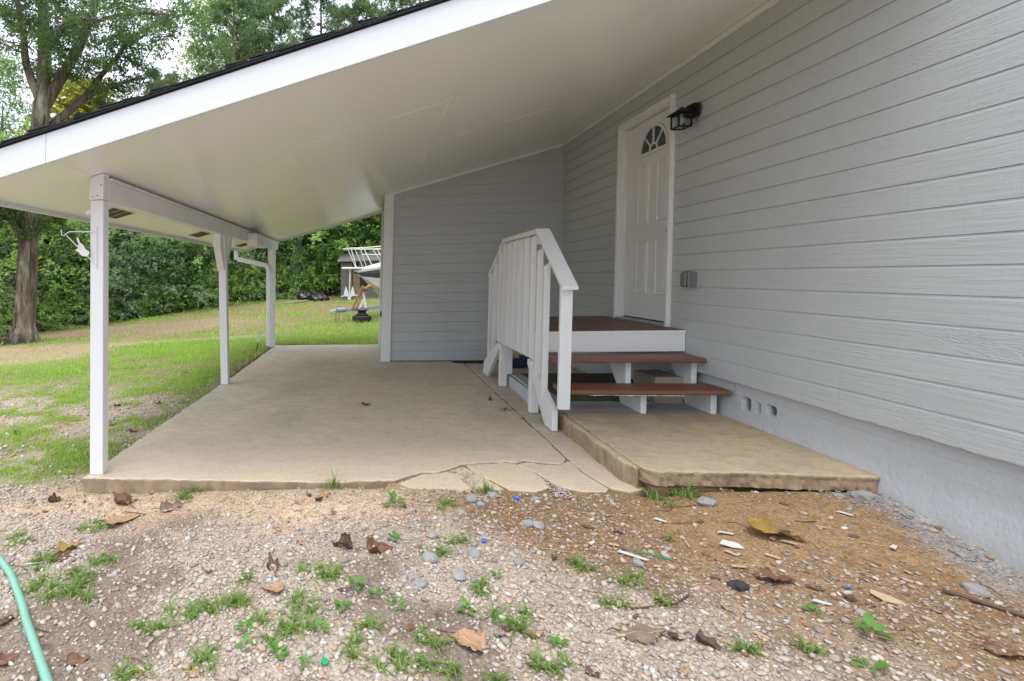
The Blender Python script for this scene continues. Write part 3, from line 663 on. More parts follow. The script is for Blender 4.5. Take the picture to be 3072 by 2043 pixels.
ob = MB().box(2.700, 2.7435, 4.69, 4.785, -.157, -.03).build('outlet_box', 'outlet_grey', None, .004)
tag(ob, 'grey weatherproof outlet box on the siding below the lantern', 'outlet box')
m = MB(); m.prism([(4.685,-.160),(4.79,-.160),(4.79,-.027),(4.685,-.027)], 'x', 2.672, 2.699); m.prism([(4.70,-.152),(4.775,-.152),(4.775,-.036),(4.70,-.036)], 'x', 2.655, 2.6715)
m.build('cover', 'outlet_grey', ob, .006)
B('hinge', 'outlet_grey', ob, 2.697, 2.7015, 4.70, 4.775, -.0268, -.022, .001)
# plant bracket with a cut-out bird on the near post
E_ = lambda p: (p[0], p[1], p[2]+EYE)
hb = empty('plant_hanger', E_((-1.82, 3.226, .05)), 'white wrought plant bracket with flat bird cut-out on the near post', 'bracket')
MB(E_).tube([(-1.822,3.222,.335),(-1.822,3.222,.05)], .0038, 6).build('back_bar', 'white_paint', hb)
MB(E_).tube([(-1.822,3.219,.300),(-1.93,3.19,.298),(-1.985,3.175,.298),(-2.005,3.17,.285),(-2.02,3.166,.270),(-2.035,3.163,.275),(-2.037,3.162,.31)], .0036, 6).build('arm', 'white_paint', hb)
MB(E_).tube([(-2.005,3.169,.272),(-1.822,3.219,.075)], .0036, 6).build('strut', 'white_paint', hb)
bird = [(-1.957,.268),(-1.945,.276),(-1.935,.262),(-1.925,.235),(-1.905,.222),(-1.885,.205),(-1.876,.185),(-1.86,.17),(-1.83,.158),(-1.835,.13),(-1.86,.115),(-1.895,.118),(-1.915,.13),(-1.93,.150),(-1.955,.162),(-1.972,.170),(-1.95,.180),(-1.935,.190),(-1.945,.205),(-1.935,.225),(-1.95,.245)]
bird = [(-1.885+(a+1.885)*.72-.012, .20+(b-.20)*.80) for a, b in bird]
MB(E_).prism(bird, 'y', 3.1935, 3.1965).build('bird_cutout', 'white_paint', hb)
# hooks on the far rake, tool and rag at the back of the carport
for i, (x_, y_) in enumerate(((-1.02,9.70),(-.02,9.70))):
    MB().tube([(x_,y_,ceil_z(x_)),(x_,y_,ceil_z(x_)-.05),(x_+.015,y_,ceil_z(x_)-.075),(x_,y_,ceil_z(x_)-.09),(x_-.012,y_,ceil_z(x_)-.075)], .004, 6).build('hook', 'steel_bolt', roof)
tl = empty('power_tool_case', W((1.98,7.3,ZS)), 'yellow and dark blue tool lying behind the steps', 'tool')
B('body', 'tool_blue', tl, 1.86, 2.16, 7.22, 7.36, ZS+.002, ZS+.16, .02); B('grip', 'tool_yellow', tl, 1.80, 1.93, 7.19, 7.2195, ZS+.03, ZS+.13, .012)
B('battery', 'tool_yellow', tl, 1.90, 2.03, 7.20, 7.2195, ZS+.135, ZS+.19, .008)
rg = rough_slab('floor_mat', [(1.25,7.62),(1.75,7.60),(1.78,7.77),(1.22,7.78)], ZS+.016, ZS+.002, 'rubber_black', None, .01, .06, .004, 44)
tag(rg, 'dark grey mat on the slab against the back wall', 'mat')
# ------------------------------------------------------------------ ground sheet
def axis(parts):
    r = []
    for a, b, s in parts: r += list(np.arange(a, b, s))
    return np.array(r)
gx = axis(((-160,-40,12),(-40,-14,1.2),(-14,-5,.25),(-5,3.2,.035),(3.2,8,.25),(8,40,1.6),(40,170,13)))
gy = axis(((-120,-10,9),(-10,.8,.5),(.8,3.6,.032),(3.6,10.2,.075),(10.2,24,.25),(24,50,1.2),(50,400,18)))
GX, GY = np.meshgrid(gx, gy, indexing='ij'); GZ = G(GX, GY)
ins = sstep(-1.90,-1.80,GX)*sstep(3.16,3.30,GY)*sstep(9.80,9.70,GY)
deep = np.where((GX > .1) & (GX < 1.6) & (GY < 3.85), .0, 1.0)
GZ = np.where(deep > 0, GZ - ins*(.10 + np.clip(GZ+.1, 0, 1)), GZ*(1-ins) + ins*(KZ*GX-.024))
ins2 = sstep(1.5,1.62,GX)*sstep(3.12,3.28,GY)
GZ = GZ - ins2*np.where(GY < 3.6, .05, .12)
V = np.stack([GX,GY,GZ],-1).reshape(-1,3); a, b = GX.shape; I = np.arange(a*b).reshape(a,b)
ground = np_mesh('ground', V, np.stack([I[:-1,:-1],I[1:,:-1],I[1:,1:],I[:-1,1:]],-1).reshape(-1,4), None, None, True)
tag(ground, kind='structure')
# ------------------------------------------------------------------ vegetation materials
def m_leaf(name, cols, trans=.5, rough=.5, scale=.6):
    k = NB(name); r = k.island()
    c = k.ramp(r, [(i/(len(cols)-1), q) for i, q in enumerate(cols)])
    c = k.mix(k.ramp(k.noise(scale, 3, .6), [(.35, 0.0), (.7, .5)]), c, cols[len(cols)//2] if name == 'weed_green' else cols[-1])
    k.done(c, rough, None, .35)
    tr = k.n.new('ShaderNodeBsdfTranslucent'); k.link(k.mix(.5, c, tuple(min(1, q*1.5) for q in cols[-1])), tr.inputs[0])
    ms = k.n.new('ShaderNodeMixShader'); ms.inputs[0].default_value = trans
    k.link(k.b.outputs[0], ms.inputs[1]); k.link(tr.outputs[0], ms.inputs[2]); k.link(ms.outputs[0], k.n['Material Output'].inputs[0])
m_leaf('leaf_oak', [(.05,.10,.035),(.085,.155,.05),(.135,.21,.06)]); m_leaf('leaf_dark', [(.08,.175,.06),(.14,.26,.085),(.25,.38,.13)])
m_leaf('leaf_mid', [(.15,.29,.06),(.25,.41,.09),(.38,.53,.15)]); m_leaf('leaf_blue', [(.17,.28,.16),(.26,.38,.21),(.38,.49,.29)])
m_leaf('leaf_yellow', [(.16,.22,.03),(.26,.30,.04),(.40,.36,.05)]); m_leaf('leaf_lime', [(.11,.185,.04),(.17,.26,.055),(.25,.34,.08)])
m_leaf('needle', [(.07,.14,.055),(.12,.205,.075),(.19,.27,.10)], .35)
m_leaf('grass_blade', [(.19,.36,.05),(.27,.46,.07),(.42,.56,.12)], .45, .55, .8)
m_leaf('weed_green', [(.085,.20,.035),(.13,.27,.05),(.17,.31,.06),(.20,.34,.07),(.34,.33,.12)], .35, .5, 3)
m_leaf('plantain_green', [(.06,.19,.028),(.09,.25,.04),(.15,.31,.06)], .25, .4, 6)
k = NB('bark')
n = k.noise(1, 6, .65, k.mapping((9, 9, 1.3)), 1.0); n2 = k.noise(2.0, 4)
base = k.ramp(n, [(.36, (.06,.045,.035)), (.50, (.19,.15,.115)), (.66, (.36,.305,.25))])
base = k.mix(k.ramp(n2, [(.50, 0.0), (.66, .55)]), base, (.085,.085,.045))
k.done(base, .9, k.bump(n, 1.0, .12), .2)
k = NB('bark_grey')
n = k.noise(1, 6, .6, k.mapping((14, 14, 3)), .5)
k.done(k.ramp(n, [(.30, (.07,.065,.058)), (.7, (.20,.19,.175))]), .9, k.bump(n, .6, .03), .2)

def leaf_quads(C, size, asp=.45, up=.5, rs=RNG, dirs=None):
    """one folded rhombus of four corners for every centre"""
    n = len(C); s = size*(.6+.8*rs.random(n))
    nrm = rs.normal(size=(n,3)); nrm[:,2] += up*2; nrm /= np.linalg.norm(nrm,axis=1)[:,None]
    d = rs.normal(size=(n,3)) if dirs is None else dirs+rs.normal(size=(n,3))*.45
    d -= nrm*(d*nrm).sum(1)[:,None]; d /= np.linalg.norm(d,axis=1)[:,None]+1e-9; q = np.cross(nrm,d)
    a = d*s[:,None]*.5; b = q*(s*asp)[:,None]*.5
    V = np.stack([C-a, C+b+nrm*(s*.06)[:,None], C+a, C-b+nrm*(s*.06)[:,None]],1).reshape(-1,3)
    return V, np.arange(4*n).reshape(n,4)
def clump_points(cl, per, rs, flat=.7):
    """cl: rows x,y,z,r"""
    cl = np.asarray(cl, float); n = len(cl); k = np.repeat(np.arange(n), per)
    d = rs.normal(size=(len(k),3)); d /= np.linalg.norm(d,axis=1)[:,None]; r = rs.random(len(k))**.45
    p = cl[k,:3] + d*(r*cl[k,3])[:,None]*np.array([1,1,flat]); return p, d
def loc(o, root): o.parent = root; return o
def shrub_proto(seed, H, Rr, mat, nclump, per, size, asp=.45, low=.03, spray=False, bark='bark_grey'):
    rs = np.random.default_rng(seed)
    t = rs.random(nclump); z = low*H + (1-low)*H*t**.9
    prof = np.sqrt(np.clip(1-((z/H-.36)/.66)**2, .03, 1)); a = rs.random(nclump)*2*np.pi
    rad = Rr*prof*(.25+.75*rs.random(nclump)**.4)*(.8+.35*np.sin(a*3+seed))
    cl = np.stack([rad*np.cos(a), rad*np.sin(a), z, (.30+.30*rs.random(nclump))*Rr*.62],1)
    if spray:
        # arching sprays: leaves strung along drooping branchlets that start inside the crown
        ns = nclump*5; ci = rs.integers(0, nclump, ns); c0 = cl[ci,:3] + rs.normal(size=(ns,3))*(cl[ci,3]*.55)[:,None]
        od = c0*np.array([1,1,0]); od /= np.linalg.norm(od,axis=1)[:,None]+1e-6; od = od + rs.normal(size=(ns,3))*.45; od[:,2] = .25+.35*rs.random(ns)
        Ls = Rr*(.22+.30*rs.random(ns)); kk = np.repeat(np.arange(ns), max(6, per//5)); t = rs.random(len(kk))
        P = c0[kk] + od[kk]*(Ls[kk]*t)[:,None] + rs.normal(size=(len(kk),3))*.045*Rr/2; P[:,2] -= .62*Ls[kk]*t*t
        D = od[kk] - np.array([0,0,1.0])*t[:,None]; P[:,2] = np.maximum(P[:,2], .02)
        V, Fq = leaf_quads(P, size*(1-.35*t), asp, .6, rs, D)
    else:
        P, D = clump_points(cl, per, rs, .75)
        P[:,2] = np.maximum(P[:,2], .02)
        V, Fq = leaf_quads(P, size*(.7+.6*rs.random(len(P))), asp, .8, rs, D*np.array([1,1,.2])-np.array([0,0,.35]))
    crown = np_mesh('crown', V, Fq, mat)
    m = MB(same); m.tube([(0,0,-.3),(.05,.02,H*.3),(-.04,.05,H*.62),(.03,0,H*.85)], [.05*H**.7, .042*H**.7, .022*H**.7, .008], 7)
    for i in range(10):
        c = cl[rs.integers(nclump)]; z0 = min(c[2]*.6, H*.6)
        m.tube([(0,0,z0*.8),(c[0]*.5,c[1]*.5,(z0+c[2])/2-.05),tuple(c[:3])], [.03*H**.5,.018*H**.5,.006], 5)
    for i in range(14):
        a = rs.random()*6.28; r0 = Rr*(.55+.4*rs.random()); z1_ = H*(.25+.5*rs.random())
        m.tube([(r0*.15*math.cos(a),r0*.15*math.sin(a),.0),(r0*.5*math.cos(a+.2),r0*.5*math.sin(a+.2),z1_*.6),(r0*math.cos(a),r0*math.sin(a),z1_)], [.016*H**.5,.011*H**.5,.004], 5)
    trunk = m.build('trunk', bark, None, smooth=True, fix=False)
    return crown, trunk
def plant_tree(name, proto, loc_, sc, rz, label, cat, group):
    root = empty(name, loc_, label, cat, group, rz); root.scale = (sc[0], sc[0], sc[1]) if isinstance(sc, tuple) else (sc,)*3
    used = getattr(plant_tree, 'used', set()); plant_tree.used = used
    for o in proto:
        c = o if o.name not in used else o.copy()
        if c is not o: COL.objects.link(c)
        used.add(o.name); c.parent = root
    return root
def pine_proto(seed, H, Rr, z0=.35, ntuft=1500, mat='needle'):
    rs = np.random.default_rng(seed); m = MB(same)
    m.tube([(0,0,-.4),(.05,0,H*.3),(-.05,.06,H*.65),(0,0,H*.98)], [.24,.19,.11,.02], 8)
    tips = []
    nb = 70
    for i in range(nb):
        f = i/nb; z = H*(z0+(1-z0)*f); a = i*2.4+rs.random(); L = Rr*(1-.75*f**1.4)*(.6+.5*rs.random())
        e = np.array([L*np.cos(a), L*np.sin(a), z+L*(.12+.25*f)]); s0 = np.array([0,0,z])
        m.tube([tuple(s0), tuple(s0*.5+e*.5-np.array([0,0,.08*L])), tuple(e)], [.05*(1-f)+.015,.03*(1-f)+.01,.006], 5)
        for q in range(int(ntuft/nb)):
            u = .35+.65*rs.random()**.7; c = s0+(e-s0)*u; c = c+rs.normal(size=3)*np.array([.30,.30,.20])*(.5+.6*L/Rr); tips.append(c)
    T = np.array(tips); nn = 14; C = np.repeat(T, nn, 0); n = len(C)
    d = rs.normal(size=(n,3)); d[:,2] += .45; d /= np.linalg.norm(d,axis=1)[:,None]; L = .25*(.7+.6*rs.random(n))
    q = np.cross(d, rs.normal(size=(n,3))); q /= np.linalg.norm(q,axis=1)[:,None]; w_ = .017
    V = np.stack([C-q*w_, C+q*w_, C+d*L[:,None]],1).reshape(-1,3)
    return np_mesh('crown', V, np.arange(3*n).reshape(n,3), mat), m.build('trunk', 'bark', None, smooth=True, fix=False)

# ------------------------------------------------------------------ the big forked tree beside the yard
big = empty('oak_tree', (-8.18, 11.2, g(-8.18,11.2)), 'large forked tree with thick grey brown trunk left of the carport', 'tree')
L_ = big.location
limbs = {
 'trunk': ([(-8.22,11.2,-.62),(-8.20,11.2,-.30),(-8.17,11.2,.0),(-8.12,11.2,.73),(-8.06,11.2,1.84),(-8.01,11.2,2.79),(-7.89,11.2,4.05),(-7.78,11.2,4.71),(-7.71,11.2,5.31),(-7.66,11.2,5.7)], [.30,.28,.255,.235,.222,.212,.195,.19,.20,.15]),
 'left': ([(-7.68,11.2,5.3),(-7.80,11.1,5.72),(-7.92,11.1,5.96),(-7.97,11.0,6.27),(-7.93,10.9,6.45),(-7.89,10.8,6.95),(-8.07,10.7,8.05),(-8.25,10.6,9.3)], [.12,.11,.10,.092,.085,.075,.055,.02]),
 'mid': ([(-7.68,11.2,5.4),(-7.65,11.2,6.26),(-7.71,11.3,6.79),(-7.81,11.4,7.55),(-7.91,11.5,8.34),(-7.88,11.5,9.47),(-7.96,11.5,10.9)], [.17,.155,.145,.12,.10,.07,.02]),
 'right': ([(-7.68,11.2,5.25),(-7.44,11.3,5.79),(-7.21,11.4,6.27),(-6.94,11.5,6.84),(-6.73,11.6,7.5),(-6.62,11.7,8.03),(-6.49,11.8,9.06),(-6.3,11.9,10.4)], [.14,.135,.125,.115,.095,.08,.055,.02]),
 'low': ([(-7.86,11.2,4.2),(-7.66,11.5,4.96),(-7.42,11.8,5.37),(-7.16,12.0,5.72),(-6.87,12.2,6.3),(-6.46,12.3,6.82),(-6.05,12.4,7.43),(-5.36,12.6,7.84),(-4.74,12.8,8.15)], [.11,.105,.10,.09,.07,.055,.045,.03,.01]),
 'lowside': ([(-7.16,12.0,5.72),(-6.81,12.1,5.95),(-6.09,12.2,6.21),(-5.45,12.3,6.36)], [.06,.05,.04,.012]),
 'upr': ([(-6.73,11.6,7.42),(-5.86,11.4,7.47),(-5.11,11.2,7.37),(-4.39,11.0,7.17)], [.05,.045,.035,.01]),
 'crook': ([(-7.65,11.3,6.69),(-7.35,11.0,6.60),(-7.07,10.8,6.66),(-6.8,10.6,6.84),(-6.5,10.4,6.80),(-6.01,10.1,6.72),(-5.54,9.8,6.55)], [.06,.055,.05,.045,.035,.02,.008]),
 'crook2': ([(-6.62,10.5,6.84),(-6.72,10.4,7.15),(-6.9,10.2,7.6),(-6.95,10.0,8.1)], [.04,.03,.022,.008]),
 'under': ([(-8.08,11.2,2.0),(-8.21,11.0,2.42),(-8.30,10.8,2.72),(-8.40,10.6,2.95),(-8.7,10.3,3.35)], [.10,.085,.07,.055,.02])}
rsb = np.random.default_rng(21)
m = MB(same); tw = MB(same); cl = []
for nm, (pts, rad) in limbs.items():
    P = [Vector(p)-L_ for p in pts]
    m.tube(P, rad, 14 if nm == 'trunk' else 9)
    s0 = {'trunk': 99, 'left': 3, 'mid': 2, 'right': 4, 'low': 3, 'lowside': 1, 'upr': 1, 'crook': 1, 'crook2': 0, 'under': 2}[nm]
    for i in range(s0, len(P)-1):
        for q in range(8 if nm in ('low','lowside') else 5):
            a = P[i].lerp(P[i+1], rsb.random()); dv = Vector(rsb.normal(size=3)*np.array([.55,.6,.42])); 
            if nm in ('mid','left','right') and i < 4: dv *= 1.15
            e_ = a+dv; tw.tube([a, a.lerp(e_,.5)+Vector((0,0,.05)), e_], [.016,.010,.004], 4, False)
            cl.append((*e_, .20+.22*rsb.random()))
# root flare, knot hole
for a in range(7):
    an = a*.9+.3; m.tube([(.18*math.cos(an),.18*math.sin(an),.36),(.26*math.cos(an),.26*math.sin(an),.10),(.48*math.cos(an),.48*math.sin(an),-.14)], [.11,.10,.03], 7)
trunk = m.build('trunk', 'bark', None, smooth=True, fix=False); loc(trunk, big)
tag(loc(tw.build('twigs', 'bark_grey', None, fix=False), big), kind='stuff')
for c in rsb.normal(size=(95,3))*np.array([1.7,1.0,.8])+np.array([.5,.2,8.2]): cl.append((*c, .25+.25*rsb.random()))
for c in rsb.normal(size=(26,3))*np.array([.5,.6,.22])+np.array([-.25,-.3,3.0]): cl.append((*c, .18+.15*rsb.random()))
for c in rsb.normal(size=(20,3))*np.array([.45,.5,.25])+np.array([.35,.2,2.95]): cl.append((*c, .2))
cl = [c for c in cl if not (abs(c[0]-.45) < .35 and 4.9 < c[2] < 6.4)]
P, D = clump_points(cl, 150, rsb, .7)
V, Fq = leaf_quads(P, .085, .42, .35, rsb); loc(np_mesh('crown', V, Fq, 'leaf_oak'), big)
bs = shrub_proto(77, .9, .42, 'leaf_lime', 14, 26, .075, .5); plant_tree('sapling', bs, (-8.55,10.75,g(-8.55,10.75)), .8, .3, 'small yellow green sapling at the foot of the big trunk', 'shrub', None)

# ------------------------------------------------------------------ shrubs and trees along the yard
A = shrub_proto(1, 5.0, 2.3, 'leaf_dark', 150, 115, .15, .42)
Bp = shrub_proto(2, 5.0, 2.3, 'leaf_mid', 150, 120, .155, .48, spray=True)
Cp = shrub_proto(3, 5.0, 2.2, 'leaf_blue', 170, 130, .15, .30, spray=True)
Dp = shrub_proto(4, 2.0, 1.7, 'leaf_mid', 70, 80, .12, .45, spray=True)
Ep = shrub_proto(5, 10.0, 3.8, 'leaf_mid', 260, 120, .19, .5, low=.12)
Fp = shrub_proto(6, 10.0, 3.7, 'leaf_dark', 260, 120, .19, .5, low=.10)
Lp = shrub_proto(8, 14.0, 3.6, 'leaf_lime', 170, 110, .16, .45, low=.38)
Yp = shrub_proto(9, 8.0, 2.0, 'leaf_yellow', 80, 75, .19, .6, low=.45)
Np = pine_proto(10, 19, 4.3, .22, 4300); N2 = pine_proto(12, 17, 4.1, .26, 3900)
GS = 'shrubs along the edge of the yard'; GB = 'trees behind the shrub row'; GL = 'low brush at the foot of the shrub row'; GP_ = 'tall pines behind the carport roof'
SH = [  # prototype, x, y, size, turn, label
 (Cp,-13.2,13.4,1.05,.2,'bluish leafy shrub at the far left edge beside the big trunk'),
 (Bp,-11.6,15.6,1.15,1.4,'bright green shrub just right of the big forked trunk'),
 (A,-12.9,17.2,1.15,2.4,'dark leafy shrub behind the big forked trunk'),
 (Cp,-10.0,18.9,1.05,.9,'bluish feathery shrub framed left of the near white post'),
 (A,-9.0,21.0,1.15,3.3,'dark green shrub directly right of the near white post'),
 (Cp,-8.0,20.6,.95,4.1,'silvery green feathery shrub between the near and middle posts'),
 (Bp,-6.9,22.4,1.15,5.0,'mid green shrub left of the middle white post'),
 (Cp,-5.9,21.6,1.05,2.0,'feathery drooping shrub behind the middle white post'),
 (A,-4.7,22.6,1.20,.4,'dark shrub between the middle and far white posts'),
 (Bp,-3.3,22.6,1.15,1.9,'leafy shrub just right of the far white post'),
 (A,-2.2,23.6,1.35,2.9,'dark shrub behind the black bags'),
 (Bp,-.6,23.9,1.45,4.6,'tall leafy shrub rising behind the boat rail'),
 (A,1.2,23.2,1.40,.8,'dark shrub behind the wooden shed'),
 (Bp,3.4,23.2,1.3,3.0,'leafy shrub hidden mostly by the store room wall'),
 (A,-15.2,15.2,1.2,3.9,'dark shrub outside the left edge behind the bluish one')]
for pr, x, y, s, r_, lb in SH: plant_tree('leafy_shrub', pr, (x,y,g(x,y)-.1), (s*1.0, s*random.uniform(.92,1.1)), r_, lb, 'shrub', GS)
LBL = ['low dark bush at the left edge beside the big trunk','low bush right behind the big forked trunk','low bush by the small black bundle','low bush framed by the near white post','low bush right of the near white post','low bush midway between near and middle posts','low bush left of the middle white post','low bush behind the middle white post','low bush left of the downspout','low bush left of the ivy covered trunk','low bush behind the black bags','low bush right of the big trunk base']
for i, (x, y, s) in enumerate(((-13.0,12.2,.8),(-11.9,14.2,.75),(-10.9,16.9,.7),(-9.2,19.0,.75),(-8.2,19.5,.6),(-7.0,20.5,.75),(-5.9,20.4,.6),(-4.8,21.0,.7),(-3.2,21.0,.65),(-2.0,21.6,.8),(-.9,21.8,.7),(-10.6,15.2,.5))):
    plant_tree('low_bush', Dp, (x,y,g(x,y)-.05), s, i*1.7, LBL[i], 'bush', GL)
BTL = ['broadleaf tree beyond the far left shrubs','dark broadleaf tree behind the big forked trunk','broadleaf tree behind the shrubs left of the near post','dark broadleaf tree behind the shrubs at the near post','broadleaf tree behind the shrubs right of the near post','dark broadleaf tree behind the middle white post','broadleaf tree behind the downspout','dark broadleaf tree above the black bags','broadleaf tree behind the shed and boat','dark broadleaf tree farthest right behind the store room','dark broadleaf tree far behind the big trunk','broadleaf tree outside the left edge of the yard']
for i, (x, y, s, pr) in enumerate(((-19,20,1.0,Ep),(-14.6,21,.80,Fp),(-11.8,24.5,.78,Ep),(-9.2,26,.82,Fp),(-6.6,26.5,.95,Ep),(-4,27,1.0,Fp),(-1.4,27,1.05,Ep),(1.4,27.5,1.05,Fp),(4.6,27,1.1,Ep),(8,26,1.1,Fp),(-17,26,.9,Fp),(-23,24,1.1,Ep))):
    plant_tree('background_tree', pr, (x,y,g(x,y)-.1), s, i*2.1, BTL[i], 'tree', GB)
plant_tree('blue_green_tree', shrub_proto(14, 9.3, 2.0, 'leaf_dark', 120, 90, .14, .3, low=.3), (-14.2,18.2,g(-14.2,18.2)), 1.13, .5, 'blue green tree showing above the roof at the far left', 'tree', GB)
plant_tree('yellow_tree', Yp, (-11.4,19.5,g(-11.4,19.5)), 1.22, .5, 'yellow green tree just above the roof beside the forked trunk', 'tree', GB)
plant_tree('lime_tree', Lp, (-8.6,30.5,g(-8.6,30.5)), 1.35, .5, 'light green tree above the roof between oak and pines', 'tree', GB)
for i, (x, y, s, pr, lb) in enumerate(((-9.6,22.8,.66,N2,'shorter pine right of the forked tree above the roof'),(-6.9,25.5,.92,Np,'tall pine in front of the light green tree'),(-5.6,28,1.0,N2,'tall pine above the middle of the roof edge'),(-3.0,31,1.05,Np,'tall pine further right above the roof edge'),(-.2,29,1.05,N2,'pine near the right end of the visible tree tops'),(3.0,31,1.1,Np,'pine farthest right above the black roof edge'),(-13.6,24.5,.52,N2,'small pine low above the roof beside the yellow tree'))):
    plant_tree('pine_tree', pr, (x,y,g(x,y)-.2), s, i*1.3, lb, 'tree', GP_)
tk = MB(same).tube([(-3.05,20.6,-.2),(-3.0,20.6,1.2),(-2.98,20.7,3.0),(-2.9,20.8,5.5)], [.27,.22,.20,.15], 10)
o = empty('ivy_trunk', (-3.0,20.6,g(-3.0,20.6)), 'dark ivy covered tree trunk right of the far white post', 'tree')
MB(lambda p: p).add(tk.v, tk.f).build('trunk', 'bark_grey', o, smooth=True, fix=False)
rs_ = np.random.default_rng(31); P, D = clump_points([(-3.0+rs_.normal()*.12,20.45+rs_.normal()*.1,.9+.28*i,.33) for i in range(14)], 120, rs_)
V, Fq = leaf_quads(P, .11, .7, .2, rs_); np_mesh('ivy', V, Fq, 'leaf_dark', o)

# ------------------------------------------------------------------ yard things
sg = empty('yard_stake', (-2.05, 9.05, g(-2.05,9.05)), 'thin dark stake with small pale head beside the far post', 'stake')
MB(same).bar((-2.06,9.05,-.12), (-1.98,9.05,.22), .014, .014).build('stake', 'dark_metal', sg)
MB(same).bar((-2.013,9.043,.10), (-1.968,9.043,.33), .05, .012, (0,1,0)).build('reflector', 'scrap_pale', sg, .002)
# boat on its trailer, bow towards the left
bt = empty('motor_boat', (2.5, 13.8, .3), 'white motor boat with black stripe on a trailer behind the store room', 'boat')
st_ = [(-.42,.02,1.44,1.44,1.44),(-.2,.16,1.49,1.29,1.24),(.28,.48,1.56,1.24,.74),(1.0,.82,1.55,1.20,.46),(2.0,1.05,1.52,1.16,.40),(3.5,1.12,1.48,1.14,.40),(5.4,1.08,1.46,1.12,.42)]
def loft(prof):
    m = MB(same); n = None
    for x, hw, zt, zc, zk in st_:
        p = prof(x, hw, zt, zc, zk); n = len(p); m.v += p
    for i in range(len(st_)-1):
        for j in range(n-1): m.f.append((i*n+j, i*n+j+1, (i+1)*n+j+1, (i+1)*n+j))
    m.f.append(tuple((len(st_)-1)*n+j for j in range(n))); return m
BY = 13.6
hull = loft(lambda x,h,zt,zc,zk: [(x,BY-h,zc),(x,BY-h*.86,(zc*.45+zk*.55)),(x,BY,zk),(x,BY+h*.86,(zc*.45+zk*.55)),(x,BY+h,zc)]).build('hull', 'boat_hull_dull', bt)
for s_ in (-1, 1): loft(lambda x,h,zt,zc,zk: [(x,BY+s_*h,zc),(x,BY+s_*(h+.02),(zc+zt)/2-.02),(x,BY+s_*h,zt-.08)]).build('stripe', 'boat_black', bt)
loft(lambda x,h,zt,zc,zk: [(x,BY-h,zt-.08),(x,BY-h-.02,zt-.02),(x,BY-h*.9,zt),(x,BY-h*.45,zt+.13*min(1,h*1.4)),(x,BY,zt+.16*min(1,h*1.4)),(x,BY+h*.45,zt+.13*min(1,h*1.4)),(x,BY+h*.9,zt),(x,BY+h+.02,zt-.02),(x,BY+h,zt-.08)]).build('deck', 'boat_white', bt)
MB(same).prism([(-.74,BY-.12),(.0,BY-.20),(.0,BY+.20),(-.74,BY+.12)], 'z', 1.485, 1.535).build('pulpit', 'boat_white', bt, .012)
MB(same).box(1.6,3.0,BY-.6,BY+.6,1.66,2.0).build('cabin', 'boat_white', bt, .12)
rn = [(.32,BY-.62,2.05),(-.15,BY-.36,2.03),(-.55,BY-.15,2.03),(-.70,BY,2.02),(-.55,BY+.15,2.03),(-.15,BY+.36,2.03),(.32,BY+.62,2.05)]
MB(same).tube([(1.4,BY-.9,2.1)]+rn+[(1.4,BY+.9,2.1)], .016, 7).build('bow_rail', 'rail_cream', bt, smooth=True)
for a, b in (((-.58,BY-.13,2.02),(-.38,BY-.10,1.53)),((-.40,BY-.22,2.02),(-.19,BY-.17,1.54)),((-.25,BY-.3,2.02),(-.10,BY-.22,1.55)),((.05,BY-.47,2.03),(.30,BY-.42,1.60)),((-.50,BY+.15,2.02),(-.36,BY+.10,1.53)),((-.15,BY+.36,2.02),(.06,BY+.22,1.58)),((.2,BY+.55,2.03),(.42,BY+.5,1.62)),((.5,BY-.68,2.06),(.75,BY-.62,1.62))):
    MB(same).tube([a,b], .010, 6).build('stanchion', 'rail_cream', bt)
MB(same).tube([(-.22,BY-.30,1.86),(.3,BY-.58,1.84),(1.2,BY-.84,1.84)], .011, 6).build('mid_rail', 'rail_cream', bt)
an = empty('boat_anchor', (-.54, 13.48, .69), 'white fluked anchor hanging from the boat bow', 'anchor')
MB(same).bar((-.52,13.5,1.44),(-.54,13.48,.80),.022,.022).build('shank', 'boat_white', an)
for s_ in (-1,1): MB(same).prism([(-.54+s_*.02,.75),(-.54+s_*.155,.79),(-.54+s_*.09,1.04),(-.54+s_*.03,.86)], 'y', 13.46, 13.475).build('fluke', 'boat_white', an)
MB(same).tube([(-.76,13.48,.765),(-.32,13.48,.80)], .012, 6).build('stock', 'boat_white', an); MB(same).box(-.58,-.50,13.455,13.49,.68,.765).build('crown', 'boat_white', an)
MB(same).tube([(-.52,13.5,1.5),(-.52,13.5,1.40)], .02, 6).build('shackle', 'strap_yellow', an)
tr = empty('boat_trailer', (.2, 13.0, .3), 'rusty boat trailer with blue painted tongue and winch post', 'trailer')
MB(same).bar((-.80,12.9,.415),(.6,13.1,.55),.07,.085).build('tongue', 'tongue_paint', tr, .004)
MB(same).bar((.6,13.1,.55),(5.0,13.1,.55),.08,.09).bar((.6,13.1,.55),(1.6,14.3,.55),.08,.09).bar((1.6,14.3,.55),(5.0,14.3,.55),.08,.09).build('frame', 'galvanised', tr)
MB(same).bar((-1.0,12.88,.36),(-.82,12.9,.43),.06,.10).build('coupler', 'galvanised', tr, .01)
MB(same).box(-.86,-.60,12.84,12.96,.40,.50).build('coupler_wrap', 'tongue_paint', tr, .03)
MB(same).bar((-.44,12.92,.46),(-.20,13.0,1.0),.05,.05).bar((-.36,12.92,.46),(-.18,13.0,.85),.03,.03).build('winch_post', 'rust_orange', tr, .003)
MB(same).bar((-.10,12.96,.49),(-.17,13.0,.92),.045,.045).bar((-.26,12.94,.48),(-.16,12.98,.72),.03,.03).build('winch_brace', 'rail_cream', tr, .003)
MB(same).lathe((-.12,12.96,.98), [(.001,-.07),(.09,-.07),(.095,-.055),(.05,-.05),(.05,.05),(.095,.055),(.09,.07),(.001,.07)], 14, 'x').build('winch', 'rust_orange', tr)
